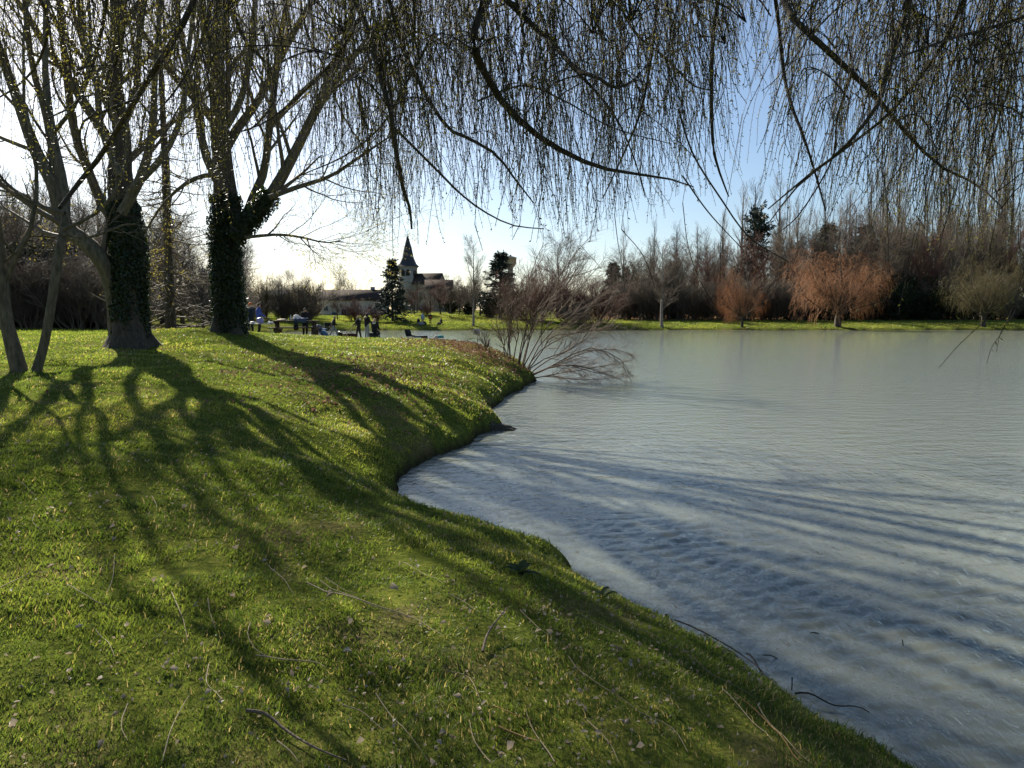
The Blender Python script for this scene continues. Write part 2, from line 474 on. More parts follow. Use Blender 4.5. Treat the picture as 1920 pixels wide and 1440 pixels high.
litter = np.clip(np.maximum(np.maximum(litter, far_floor), thick_floor), 0, 1)
wet = np.clip(1 - (gz - 0.03) / 0.16, 0, 1) * (np.abs(_sd) < 3)
ground = link('ground', new_mesh('ground', GV, F[keep], M['ground'], {'litter': litter, 'wet': wet}, True))
ground['kind'] = 'structure'
ground['label'] = 'mossy lawn mound sloping down to the pond'

# ------------------------------------------------------------------ water sheet with real ripples
wth = np.concatenate([np.radians(np.linspace(-38, -30, 16, endpoint=False)), np.radians(np.linspace(-30, 46, 470, endpoint=False)), np.radians(np.linspace(46, 140, 30))])
wr = np.concatenate([np.geomspace(2.0, 190, 960)])
TH, RR = np.meshgrid(wth, wr, indexing='ij')
WX = np.sin(TH) * RR; WY = np.cos(TH) * RR
WZ = np.zeros_like(WX)
cell = RR * np.maximum(np.log(190 / 2.0) / 960, np.radians(76 / 470))
wrng = np.random.default_rng(5)
for i in range(80):
    lam = float(np.exp(wrng.uniform(math.log(0.065), math.log(0.25))))
    a = math.radians(128) + wrng.normal() * 0.4
    kx, ky = math.cos(a) * 2 * math.pi / lam, math.sin(a) * 2 * math.pi / lam
    amp = 0.0052 * lam ** 0.85 * (0.6 + 0.8 * wrng.random())
    patch = 0.35 + 1.1 * vnoise(WX * 0.5 + i * 7.7, WY * 0.5 - i * 3.1, 100 + i)
    fade = np.clip((lam / cell - 3.0) / 3.0, 0, 1)
    ph = kx * WX + ky * WY + wrng.uniform(0, 6.28) + 2.8 * (vnoise(WX * 0.7, WY * 0.7, 200 + i) - 0.5)
    WZ += amp * patch * fade * (np.sin(ph) + 0.25 * np.sin(2 * ph + 1.2))
wsd = lake_sd(WX, WY)
calm = np.clip((-wsd) / 1.2, 0.25, 1)
WZ *= calm
idx = np.arange(WX.size).reshape(WX.shape)
F = np.stack([idx[:-1, :-1], idx[1:, :-1], idx[1:, 1:], idx[:-1, 1:]], -1).reshape(-1, 4)
keep = ~((wsd[:-1, :-1] > 0.8) & (wsd[1:, 1:] > 0.8) & (RR[:-1, :-1] < 400)).ravel()
def water_material():
    m = bpy.data.materials.new('pond_water'); m.use_nodes = True
    N = m.node_tree.nodes; L = m.node_tree.links; b = N['Principled BSDF']
    tc = N.new('ShaderNodeTexCoord')
    n0 = N.new('ShaderNodeTexNoise'); n0.inputs['Scale'].default_value = 0.12; n0.inputs['Detail'].default_value = 3
    L.new(tc.outputs['Object'], n0.inputs['Vector'])
    x = N.new('ShaderNodeMix'); x.data_type = 'RGBA'; x.inputs['A'].default_value = (0.15, 0.165, 0.135, 1); x.inputs['B'].default_value = (0.18, 0.192, 0.155, 1)
    L.new(n0.outputs['Fac'], x.inputs['Factor']); mp = N.new('ShaderNodeMapping'); mp.inputs['Rotation'].default_value = (0, 0, math.radians(-40)); mp.inputs['Scale'].default_value = (1.0, 0.45, 1)
    L.new(tc.outputs['Object'], mp.inputs['Vector'])
    n1 = N.new('ShaderNodeTexNoise'); n1.inputs['Scale'].default_value = 11; n1.inputs['Detail'].default_value = 4; n1.inputs['Roughness'].default_value = 0.6
    L.new(mp.outputs['Vector'], n1.inputs['Vector'])
    n2 = N.new('ShaderNodeTexNoise'); n2.inputs['Scale'].default_value = 2.6; n2.inputs['Detail'].default_value = 3
    mp2 = N.new('ShaderNodeMapping'); mp2.inputs['Scale'].default_value = (0.5, 1.2, 1)
    L.new(tc.outputs['Object'], mp2.inputs['Vector']); L.new(mp2.outputs['Vector'], n2.inputs['Vector'])
    b1 = N.new('ShaderNodeBump'); b1.inputs['Strength'].default_value = 1.0; b1.inputs['Distance'].default_value = 0.03
    L.new(n1.outputs['Fac'], b1.inputs['Height'])
    b2 = N.new('ShaderNodeBump'); b2.inputs['Strength'].default_value = 0.5; b2.inputs['Distance'].default_value = 0.07
    L.new(n2.outputs['Fac'], b2.inputs['Height']); L.new(b1.outputs['Normal'], b2.inputs['Normal'])
    # turbid body lit evenly from within, mirror film that follows the ripples
    up = N.new('ShaderNodeCombineXYZ'); up.inputs[2].default_value = 1.0
    df = N.new('ShaderNodeBsdfDiffuse'); L.new(x.outputs['Result'], df.inputs['Color']); L.new(up.outputs[0], df.inputs['Normal'])
    gl = N.new('ShaderNodeBsdfGlossy'); gl.inputs['Roughness'].default_value = 0.04; gl.inputs['Color'].default_value = (1, 1, 1, 1); L.new(b2.outputs['Normal'], gl.inputs['Normal'])
    fr = N.new('ShaderNodeFresnel'); fr.inputs['IOR'].default_value = 1.34; L.new(b2.outputs['Normal'], fr.inputs['Normal'])
    ms = N.new('ShaderNodeMixShader'); L.new(fr.outputs[0], ms.inputs[0]); L.new(df.outputs[0], ms.inputs[1]); L.new(gl.outputs[0], ms.inputs[2])
    L.new(ms.outputs[0], N['Material Output'].inputs['Surface']); N.remove(b)
    return m
M['water'] = water_material()
water = link('water', new_mesh('water', np.stack([WX, WY, WZ], -1).reshape(-1, 3), F[keep], M['water'], None, True))
water['kind'] = 'structure'
water['label'] = 'rippled murky pond water'
# ------------------------------------------------------------------ near trees
def path_px(pts, rad_px, Y, k=10):
    """pts: (px, py[, dY]); radii in photo pixels at that distance"""
    W = []; R = []
    n = len(pts)
    rad_px = np.interp(np.linspace(0, 1, n), np.linspace(0, 1, len(rad_px)), rad_px)
    for p, r in zip(pts, rad_px):
        y = Y + (p[2] if len(p) > 2 else 0)
        W.append(at(p[0], p[1], y)); R.append(r * y / FPX)
    return smooth_path(W, R, k)
def trunk_mesh(path, rad, sides=14, rough=0.12, flare=0.0, seed=3, root_n=5):
    """a lofted trunk whose section is lobed and whose foot flares into roots"""
    path = np.asarray(path, float); k = len(path)
    a = np.arange(sides) * 2 * np.pi / sides
    s = np.linspace(0, 1, k)
    V = []
    for i in range(k):
        hgt = path[i, 2] - path[0, 2]
        fl = 1 + flare * math.exp(-max(hgt, 0) / (rad[0] * 1.0)) * (0.75 + 0.5 * np.cos(root_n * a + seed))
        lob = 1 + rough * (vnoise(np.cos(a) * 1.7 + 9 + seed, np.sin(a) * 1.7 + s[i] * k * 0.35, seed) - 0.5) * 2
        rr_ = rad[i] * fl * lob
        V.append(np.stack([path[i, 0] + np.cos(a) * rr_, path[i, 1] + np.sin(a) * rr_, np.full(sides, path[i, 2])], 1))
    V = np.concatenate(V)
    idx = np.arange(k * sides).reshape(k, sides)
    F = np.stack([idx[:-1], np.roll(idx, -1, 1)[:-1], np.roll(idx, -1, 1)[1:], idx[1:]], -1).reshape(-1, 4)
    return V, F
def add_part(bag_or_vf, name, mat, parent, smooth=True):
    if isinstance(bag_or_vf, Bag):
        return bag_or_vf.build(name, mat, parent, smooth)
    V, F = bag_or_vf[:2]
    return link(name, new_mesh(name, V, F, mat, None, smooth), parent)
def leaves_on(paths, n, size, spread, face_out=0.6, seed=1):
    """leaf quads scattered on the skin of tubes [(pts, rad)]"""
    r = np.random.default_rng(seed)
    lens = np.array([np.linalg.norm(np.diff(p, axis=0), axis=1).sum() * np.mean(q) for p, q in paths]); lens /= lens.sum()
    Vs = []; As = []
    for (p, q), w in zip(paths, lens):
        m = int(n * w)
        if m < 1: continue
        t = r.random(m) * (len(p) - 1); i = np.clip(t.astype(int), 0, len(p) - 2); f = (t - i)[:, None]
        c = p[i] * (1 - f) + p[i + 1] * f; rad = q[i] * (1 - f[:, 0]) + q[i + 1] * f[:, 0]
        T = p[i + 1] - p[i]; T /= np.linalg.norm(T, axis=1, keepdims=True)
        o = r.normal(size=(m, 3)); o -= (o * T).sum(1, keepdims=True) * T; o /= np.linalg.norm(o, axis=1, keepdims=True)
        lump = 0.6 + 0.9 * vnoise(t * 1.1 + o[:, 0] * 1.4, o[:, 1] * 1.6 + 7, seed)
        c = c + o * (rad * (0.92 + 0.1 * r.random(m)) + spread * lump * r.random(m) ** 1.3)[:, None]
        nrm = o + r.normal(size=(m, 3)) * face_out; nrm /= np.linalg.norm(nrm, axis=1, keepdims=True)
        d = np.array([0, 0, -1.0]) + r.normal(size=(m, 3)) * 0.5
        d -= (d * nrm).sum(1, keepdims=True) * nrm; d /= np.linalg.norm(d, axis=1, keepdims=True)
        sd = np.cross(nrm, d)
        s = (size * (0.6 + 0.8 * r.random(m)))[:, None]
        Vs.append(np.stack([c - d * s * 0.45, c + sd * s * 0.5 - d * s * 0.1, c + d * s * 0.75, c - sd * s * 0.5 - d * s * 0.1], 1).reshape(-1, 3))
        As.append(np.repeat(r.random(m), 4))
    V = np.concatenate(Vs); A = np.concatenate(As)
    return V, np.arange(len(V)).reshape(-1, 4), A
def twig_crown(limbs, levels, bag, sides=(5, 4, 3, 3), fine=None):
    """limbs: (P,R) batch. levels: spawn kwargs lists. adds every level to bag; returns last"""
    P, R = limbs
    for li, kw in enumerate(levels):
        P, R = spawn(P, R, **kw)
        bag.tubes(P, R, sides[min(li, len(sides) - 1)])
    return P, R

# ---- twin-stemmed tree at the left edge
base = gp(52, 697)
t = thing('young_tree', 'slim grey-barked tree with two stems splayed in a V at the left edge', 'tree', base)
inv = lambda P: np.asarray(P) - base
Yb = base[1]
stemA = path_px([(42, 712), (36, 690), (22, 640), (10, 590), (2, 520), (-8, 420), (-30, 300), (-60, 120), (-80, -150)], [13, 13.5, 12, 11, 9, 7, 4], Yb, 16)
stemB = path_px([(64, 712), (70, 690), (84, 640), (97, 570), (110, 480), (122, 420, .2), (124, 360, .4), (100, 250, .6), (85, 120, .8), (90, -120, 1.0)], [10, 9, 8, 8, 8, 7, 6, 5, 4], Yb, 18)
for st, sd_ in ((stemA, 2), (stemB, 7)):
    V, F = trunk_mesh(st[0] - base, st[1], 10, 0.10, 0.35, sd_, 3)
    add_part((V, F), 'trunk', M['bark_grey'], t)
b = Bag()
limbs = [path_px([(4, 540), (30, 480), (60, 420), (70, 300), (40, 150), (60, -60)], [5, 4, 3, 2], Yb, 9), path_px([(118, 430), (180, 400), (230, 330), (240, 200), (260, 40)], [4, 3, 2, 1], Yb, 9),
         path_px([(122, 400), (60, 380), (20, 350), (-30, 300)], [4, 3, 1.5], Yb, 9), path_px([(100, 250, .6), (150, 180), (170, 80), (160, -80)], [4, 3, 2], Yb, 9),
         path_px([(118, 440), (170, 445), (240, 420), (290, 430)], [3, 2, 1], Yb, 9), path_px([(0, 500), (50, 460), (110, 470)], [2.4, 1.6, .8], Yb, 9)]
LP = np.stack([l[0] for l in limbs]) - base; LR = np.stack([l[1] for l in limbs])
b.tubes(LP, LR, 6)
twig_crown((LP, LR), [dict(n=7, length=(0.8, 1.8), angle=45, k=7, up=0.3, jit=0.14, rs=0.55, rmin=0.004), dict(n=7, length=(0.3, 0.8), angle=45, k=5, up=0.1, jit=0.16, rs=0.6, rmin=0.0025)], b)
b.build('crown', M['bark_grey'], t, True)

# ---- ivy tree on the mound (left of the pair)
base = gp(248, 652)
Y1 = base[1]
t = thing('ivy_tree', 'old tree with wide root flare and bare leaning limb beside ivy trunk, on the mound', 'tree', base)
main = path_px([(250, 668), (248, 640), (243, 590), (242, 530), (240, 470), (232, 400), (225, 330, .3), (228, 250, .4), (215, 150, .6), (225, 20, .8), (240, -150, 1), (230, -420, 1.2)], [33, 29, 27, 26, 26, 24, 19, 15, 13, 11, 8, 3], Y1, 26)
add_part(trunk_mesh(main[0] - base, main[1], 24, 0.2, 1.25, 4, 5), 'trunk', M['bark_dark'], t)
L1 = [path_px([(224, 655, .5), (217, 610, .45), (214, 565, .35), (204, 515, .2), (185, 480), (158, 452), (128, 430), (112, 395), (100, 345), (70, 290), (45, 225), (20, 150), (-10, 60), (-30, -120)], [17, 14, 13, 15, 15, 15, 14, 12, 12, 11, 9, 8, 7, 4], Y1 - .4, 24),
      path_px([(108, 372), (100, 300), (85, 210), (60, 120), (45, -20), (40, -200)], [9, 8, 7, 6, 5, 2], Y1 - .3, 12),
      path_px([(236, 440), (195, 390), (170, 330), (140, 250), (125, 140), (110, 0), (90, -250)], [12, 10, 9, 8, 6, 2], Y1 + .8, 12),
      path_px([(228, 400), (265, 330), (285, 250), (290, 150), (300, 20), (310, -200)], [11, 10, 8, 6, 5, 2], Y1 - .8, 12),
      path_px([(226, 330), (190, 240), (180, 150), (150, 40), (140, -160)], [9, 7, 6, 5, 2], Y1 - 1, 12),
      path_px([(240, 360), (300, 300), (340, 220), (350, 120), (370, -40), (380, -260)], [8, 7, 6, 5, 4, 1.5], Y1 - 1.5, 12),
      path_px([(225, 250), (255, 170), (262, 60), (290, -120), (300, -350)], [8, 7, 6, 4, 2], Y1 + .6, 12)]
L1 = [(l[0], l[1] * (0.86 if i_ else 1.0)) for i_, l in enumerate(L1)]
for l in L1:
    add_part(tubes((l[0] - base)[None], l[1][None], 9)[:2], 'limb', M['bark_grey'], t)
def rs_paths(ls, k=12):
    out = [smooth_path(l[0], l[1], k) for l in ls]
    return np.stack([o[0] for o in out]), np.stack([o[1] for o in out])
b = Bag()
_up, _ur = spawn(main[0][None, 13:], main[1][None, 13:] * 1.0, 7, (5.0, 8.0), 34, 12, 0.5, 0.05, 0.62, 0.3, 0.1, 0.95, 0.05, 0.3)
for _k in range(len(_up)):
    add_part(tubes((_up[_k] - base)[None], _ur[_k][None], 7)[:2], 'limb', M['bark_grey'], t)
LP, LR = rs_paths(L1 + [(main[0][10:], main[1][10:])] + list(zip(_up, _ur))); LP = LP - base
P2, R2 = spawn(LP, LR, 9, (2.2, 4.2), 42, 9, 0.5, 0.10, 0.42, 0.2, 0.25, 1.0, 0.007)
b.tubes(P2, R2, 5)
P3, R3 = spawn(P2, R2, 8, (0.9, 2.0), 42, 7, 0.2, 0.13, 0.5, 0.2, 0.2, 1.0, 0.004)
b.tubes(P3, R3, 3)
P4, R4 = spawn(P3, R3, 6, (0.4, 1.1), 45, 5, -0.4, 0.15, 0.6, 0.3, 0.1, 1.0, 0.0026)
b.tubes(P4, R4, 3)
b.build('crown', M['twig_brown'], t)
V, F, A = leaves_on([(main[0][2:5] - base, main[1][2:5] * .9), (main[0][4:13] - base, main[1][4:13])], 12500, 0.058, 0.12, 0.6, 5)
link('ivy', new_mesh('ivy', V, F, M['ivy'], {'rnd': A}), t)
# bud clusters / catkins in the crown, sun-lit yellow
def buds(P, n_per, size, out):
    m, k, _ = P.shape
    t_ = rng.random((m, n_per)) * (k - 1); i = np.clip(t_.astype(int), 0, k - 2); f = (t_ - i)[..., None]
    rows = np.arange(m)[:, None]
    c = (P[rows, i] * (1 - f) + P[rows, i + 1] * f).reshape(-1, 3)
    d = rng.normal(size=c.shape); d /= np.linalg.norm(d, axis=1, keepdims=True); d[:, 2] -= 0.3
    e = rng.normal(size=c.shape); e -= (e * d).sum(1, keepdims=True) * d; e /= np.linalg.norm(e, axis=1, keepdims=True)
    s = size * (0.6 + 0.8 * rng.random((len(c), 1)))
    V = np.stack([c, c + d * s * .5 + e * s * .22, c + d * s, c + d * s * .5 - e * s * .22], 1).reshape(-1, 3)
    return V, np.arange(len(V)).reshape(-1, 4), np.repeat(rng.random(len(c)), 4)
V, F, A = buds(P4[rng.random(len(P4)) < 0.8], 6, 0.042, None)
link('buds', new_mesh('buds', V, F, M['bud_yellow'], {'rnd': A}), t)

# ---- second ivy tree, thicker mantle of leaves, forked
base = gp(430, 622)
Y2 = base[1]
t = thing('ivy_tree', 'stout forked tree wholly wrapped in dark ivy next to the picnic tables', 'tree', base)
main = path_px([(432, 640), (430, 610), (428, 560), (424, 500), (424, 440), (425, 385), (420, 320, .2), (413, 240, .3), (408, 150, .4), (410, 50, .5), (420, -120, .6), (415, -380, .8)], [25, 24, 22, 22, 23, 22, 17, 15, 13, 11, 8, 3], Y2, 26)
add_part(trunk_mesh(main[0] - base, main[1], 24, 0.18, 0.9, 9, 4), 'trunk', M['bark_dark'], t)
L2 = [path_px([(438, 445), (470, 410), (505, 370), (540, 310), (580, 230), (620, 140), (660, 30), (690, -150)], [16, 13, 11, 9, 7, 6, 4], Y2 - .5, 14),
      path_px([(455, 425), (475, 370), (495, 320), (505, 240), (520, 120), (540, -40), (550, -260)], [11, 10, 8, 7, 5, 2], Y2 + .5, 14),
      path_px([(418, 360), (385, 290), (370, 210), (350, 120), (330, 0), (310, -200)], [10, 9, 8, 6, 5, 2], Y2 - .6, 12),
      path_px([(415, 250), (450, 190), (470, 100), (480, -20), (500, -220)], [9, 7, 6, 5, 2], Y2 - .8, 12),
      path_px([(420, 330), (380, 330), (340, 350), (300, 390), (270, 440)], [6, 5, 4, 2.5, 1.5], Y2 - 1.5, 10),
      path_px([(505, 370), (560, 350), (620, 330), (680, 290), (740, 250)], [6, 5, 4, 3, 1.5], Y2 - 1.2, 10),
      path_px([(460, 445), (520, 440), (565, 445), (610, 455), (640, 450)], [4, 3, 2.4, 1.6, .8], Y2 - .8, 10),
      path_px([(412, 160), (385, 90), (380, -20), (370, -200)], [7, 6, 5, 2], Y2 + .9, 10),
      path_px([(580, 230), (660, 110), (760, 0), (870, -90), (960, -90)], [7, 6, 4.5, 3.5, 2], Y2 - .3, 12),
      path_px([(520, 120), (600, -20), (720, -130), (850, -210), (980, -220), (1060, -150)], [7, 6, 5, 4, 3, 1.5], Y2 + .8, 12),
      path_px([(505, 240), (590, 150), (690, 90), (790, 60), (870, 110)], [6, 5, 4, 3, 1.5], Y2 + 1.5, 12)]
L2 = [(l[0], l[1] * (0.86 if i_ else 1.0)) for i_, l in enumerate(L2)]
for l in L2:
    add_part(tubes((l[0] - base)[None], l[1][None], 9)[:2], 'limb', M['bark_grey'], t)
b = Bag()
_up, _ur = spawn(main[0][None, 13:], main[1][None, 13:] * 1.0, 7, (5.0, 8.0), 34, 12, 0.5, 0.05, 0.62, 0.3, 0.1, 0.95, 0.05, 0.3)
for _k in range(len(_up)):
    add_part(tubes((_up[_k] - base)[None], _ur[_k][None], 7)[:2], 'limb', M['bark_grey'], t)
LP, LR = rs_paths(L2 + [(main[0][11:], main[1][11:])] + list(zip(_up, _ur))); LP = LP - base
P2, R2 = spawn(LP, LR, 9, (2.2, 4.4), 42, 9, 0.45, 0.10, 0.42, 0.2, 0.25, 1.0, 0.007)
P2b, R2b = spawn(LP[6:7], LR[6:7], 7, (1.0, 2.4), 50, 9, -0.2, 0.16, 0.6, 0.2, 0.1, 1.0, 0.008)
b.tubes(P2, R2, 5); b.tubes(P2b, R2b, 4)
P2 = np.concatenate([P2, P2b]); R2 = np.concatenate([R2, R2b])
P3, R3 = spawn(P2, R2, 8, (0.9, 2.0), 42, 7, 0.15, 0.13, 0.5, 0.2, 0.2, 1.0, 0.004)
b.tubes(P3, R3, 3)
P4, R4 = spawn(P3, R3, 6, (0.4, 1.1), 45, 5, -0.4, 0.15, 0.6, 0.3, 0.1, 1.0, 0.0026)
b.tubes(P4, R4, 3)
Pw, Rw = spawn(P2[72:99], R2[72:99], 9, (1.8, 4.2), 40, 10, -3.0, 0.06, 0.5, 0.4, 0.1, 1.0, 0.004)
b.tubes(Pw, Rw, 3)
Px, Rx = spawn(Pw, Rw, 7, (0.5, 1.3), 35, 5, -1.5, 0.08, 0.6, 0.4, 0.1, 1.0, 0.003)
b.tubes(Px, Rx, 3)
b.build('crown', M['twig_brown'], t)
fork = L2[0]
V, F, A = leaves_on([(main[0][1:13] - base, main[1][1:13] * 1.02), (fork[0][:5] - base, fork[1][:5])], 20000, 0.06, 0.15, 0.6, 8)
link('ivy', new_mesh('ivy', V, F, M['ivy'], {'rnd': A}), t)
V, F, A = buds(P4[rng.random(len(P4)) < 0.8], 6, 0.042, None)
link('buds', new_mesh('buds', V, F, M['bud_yellow'], {'rnd': A}), t)

# ---- bare larch between the two ivy trees
base = gat(322, 31)
t = thing('larch_tree', 'bare larch with straight trunk and thin level branches between the two ivy trees', 'tree', base)
Hh = 17.0
pth = np.array([[0, 0, -0.2], [0.02, 0, 3], [0.05, 0, 7], [0, 0.05, 12], [0, 0, Hh]])
pp, rr_ = smooth_path(pth, [0.21, 0.17, 0.14, 0.08, 0.02], 18)
add_part(trunk_mesh(pp, rr_, 10, 0.08, 0.25, 2, 4), 'trunk', M['bark_dark'], t)
b = Bag()
P2, R2 = spawn(pp[None], rr_[None], 150, (1.8, 3.6), 88, 9, 0.05, 0.07, 0.20, 0.2, 0.03, 0.98, 0.012, 0.75)
P2[:, :, 2] -= (np.linspace(0, 1, 9)[None] * (1 - np.linspace(0, 1, 9)[None])) * 1.0
b.tubes(P2, R2, 4)
P3, R3 = spawn(P2, R2, 12, (0.5, 1.3), 50, 5, -0.25, 0.13, 0.5, 0.3, 0.15, 1.0, 0.006)
b.tubes(P3, R3, 3)
b.build('crown', M['twig_brown'], t)

# ---- bare many-stemmed bush leaning over the water
base = np.array([BUSH[0], BUSH[1], h1(*BUSH)])
YB = BUSH[1]
t = thing('willow_bush', 'bare many-stemmed bush leaning from the bank over the water', 'bush', base)
stems = []
tr = [[(960, 700), (965, 660), (973, 620), (965, 590), (975, 560), (965, 520)], [(968, 705), (975, 660), (985, 620), (1010, 575), (1040, 530), (1075, 480), (1110, 440)], [(975, 705), (985, 660), (1000, 620), (1030, 570), (1060, 530), (1080, 470)],
      [(980, 705), (1005, 665), (1040, 640), (1075, 625), (1110, 618), (1160, 612)], [(985, 708), (1020, 680), (1060, 660), (1100, 635), (1130, 590), (1150, 545)], [(985, 708), (1030, 690), (1080, 685), (1130, 700), (1165, 712)],
      [(985, 710), (1040, 685), (1100, 660), (1150, 655), (1185, 665)], [(955, 705), (952, 660), (955, 610), (950, 580), (960, 540)], [(960, 705), (955, 640), (958, 600), (945, 580), (940, 565)], [(950, 700), (925, 680), (912, 660), (905, 640), (890, 620)],
      [(985, 712), (1030, 705), (1080, 712), (1140, 710)], [(970, 705), (980, 650), (990, 600), (985, 560), (1000, 500), (1020, 455)], [(985, 705), (1010, 650), (1060, 600), (1120, 560), (1165, 520)], [(975, 700), (1020, 620), (1070, 560), (1130, 490)],
      [(985, 712), (1050, 700), (1110, 690), (1170, 680)], [(965, 700), (945, 650), (930, 600), (935, 560)]]
r_ = np.random.default_rng(31)
for q in tr + [[(x + r_.normal() * 6 * i, y + r_.normal() * 5 * i) for i, (x, y) in enumerate(s)] for s in tr[1:9]]:
    dY = r_.uniform(-1.6, 1.4)
    stems.append(path_px([(x, y, dY * i / len(q)) for i, (x, y) in enumerate(q)], [1.3, 1.0, 0.75, 0.4], YB, 9))
SP = np.stack([s[0] for s in stems]) - base; SR = np.stack([s[1] for s in stems])
SP[:, 0, 2] = np.minimum(SP[:, 0, 2], -0.02)
for i in range(len(SP)):
    add_part(tubes(SP[i:i + 1], SR[i:i + 1], 6)[:2], 'stem', M['bush_bark'] if 'bush_bark' in M else M['bark_willow'], t)
b = Bag()
P2, R2 = spawn(SP, SR, 19, (0.5, 1.3), 32, 7, -0.05, 0.10, 0.6, 0.3, 0.25, 1.0, 0.005)
b.tubes(P2, R2, 3)
P3, R3 = spawn(P2, R2, 11, (0.25, 0.75), 32, 5, 0.0, 0.10, 0.6, 0.3, 0.2, 1.0, 0.0035)
b.tubes(P3, R3, 3)
b.build('twigs', M['twig_bush'] if 'twig_bush' in M else M['twig_red'], t)
# ------------------------------------------------------------------ the weeping willow the camera stands under
wb = np.array([1.6, -4.6, h1(1.6, -4.6)])
t = thing('weeping_willow', 'weeping willow whose budding branches hang across the top of the view', 'tree', wb)
hub = np.array([1.0, -3.2, 6.2])
pp, rr_ = smooth_path([wb + [0, 0, -0.2], wb + [0, 0.2, 1.2], wb + [-0.2, 0.5, 2.8], wb + [-0.4, 0.9, 4.2], hub], [0.42, 0.36, 0.32, 0.28, 0.22], 12)
add_part(trunk_mesh(pp - wb, rr_, 14, 0.16, 0.5, 3, 5), 'trunk', M['bark_dark'], t)
limb_px = [  # (points in the photograph, half widths in px, distance in m)
    ([(930, -30), (893, 40), (888, 85), (905, 130), (945, 195), (990, 240), (1040, 275), (1100, 305), (1160, 322), (1240, 332), (1300, 350)], [10, 9.5, 9, 8, 6, 3.5, 1.5], 5.6),
    ([(930, -20), (985, 35), (1040, 85), (1080, 130), (1120, 145), (1155, 165), (1190, 150)], [7, 6.5, 6, 4, 3], 5.2),
    ([(1075, 128), (1120, 175), (1160, 230), (1190, 300), (1210, 370)], [4, 3, 2, 1.2], 5.3),
    ([(640, -40), (680, 30), (708, 130), (730, 200), (744, 290), (755, 350), (768, 390), (772, 430)], [8, 7, 6.5, 5.5, 4.5, 2.5], 5.4),
    ([(725, -20), (755, 90), (800, 180), (840, 240), (880, 260), (930, 290), (965, 335), (1000, 380)], [5, 5, 4.5, 4, 3, 1.5], 6.2),
    ([(376, -30), (340, 50), (290, 130), (240, 210), (190, 290), (150, 340), (112, 390)], [8, 7.5, 7, 6.5, 6.0, 5.0], 7.0),
    ([(258, 185), (205, 205), (155, 230), (152, 280), (168, 310), (150, 345)], [3.4, 3, 2, 1.2], 7.0),
    ([(205, -30), (190, 60), (165, 150), (140, 195), (90, 222)], [4.5, 4, 3, 2], 7.5),
    ([(1462, -30), (1480, 25), (1530, 75), (1600, 140), (1650, 190), (1700, 250), (1760, 310), (1830, 345), (1880, 390)], [9, 8, 7, 5.5, 4.2, 3, 1.5], 5.6),
    ([(1712, -30), (1692, 40), (1670, 110), (1655, 165), (1640, 205), (1580, 280), (1520, 325), (1440, 392)], [10, 9, 7.5, 6, 4.5, 3, 1.5], 5.2),
    ([(1820, -30), (1770, 80), (1720, 150), (1665, 215), (1590, 275), (1500, 345), (1440, 420)], [6, 5, 4.5, 3.5, 2.4, 1.2], 6.0),
    ([(1960, 15), (1920, 30), (1850, 55), (1790, 70), (1720, 95), (1670, 112)], [5, 4.5, 4, 3, 2], 5.0),
    ([(1450, -30), (1462, 60), (1470, 140), (1485, 200), (1508, 260), (1530, 330), (1548, 395)], [5, 4.5, 4, 3, 1.8], 6.4),
    ([(1352, -30), (1338, 60), (1334, 150), (1336, 260), (1345, 310), (1366, 368)], [5.5, 5, 4.4, 3.4, 1.8], 6.6),
    ([(1236, -30), (1226, 60), (1221, 110), (1204, 200), (1182, 260), (1150, 330), (1130, 372)], [4, 3.4, 2.6, 1.4], 6.8),
    ([(1272, 205), (1300, 290), (1350, 370), (1405, 445), (1480, 492)], [2.4, 2.2, 2, 1], 6.0),
    ([(1280, 330), (1330, 400), (1395, 470)], [2, 1.6, .9], 6.3),
    ([(680, 20), (640, 95), (600, 140), (560, 180), (500, 228), (440, 250)], [5, 4, 3.2, 2.4, 1.2], 7.2),
    ([(425, -30), (455, 70), (508, 128), (515, 185), (478, 236), (445, 248)], [4.4, 4, 3.4, 2.6, 1.2], 7.6),
    ([(405, -20), (372, 90), (332, 165), (292, 212)], [4, 3.4, 2.6, 1.6], 6.6),
    ([(745, 245), (790, 290), (830, 330), (862, 362), (905, 395), (960, 422), (1020, 429)], [3.4, 3, 2.6, 2, 1.2], 6.0),
    ([(815, 60), (770, 140), (720, 230), (650, 290), (560, 330)], [4, 3, 2.4, 1.2], 7.8),
    ([(895, 190), (980, 160), (1060, 190), (1150, 240), (1260, 270)], [2.6, 2.2, 1.8, 1], 6.8),
    ([(1150, -20), (1190, 60), (1250, 110), (1300, 160), (1345, 170)], [3.6, 3, 2.4, 1.4], 7.4),
    ([(1915, 90), (1880, 200), (1850, 300), (1835, 400)], [2.6, 2.2, 1.6, 1], 7.0),
    ([(1600, 130), (1570, 220), (1560, 300), (1500, 400), (1455, 440)], [3, 2.4, 1.8, 1], 6.1),
    ([(560, -20), (575, 60), (610, 130), (640, 210), (690, 290)], [3.6, 3, 2.2, 1.2], 8.0),
    ([(60, -30), (90, 40), (70, 120), (20, 170), (-40, 200)], [4, 3.4, 2.6, 1.6], 8.5),
]
limbs = []; overhead = []
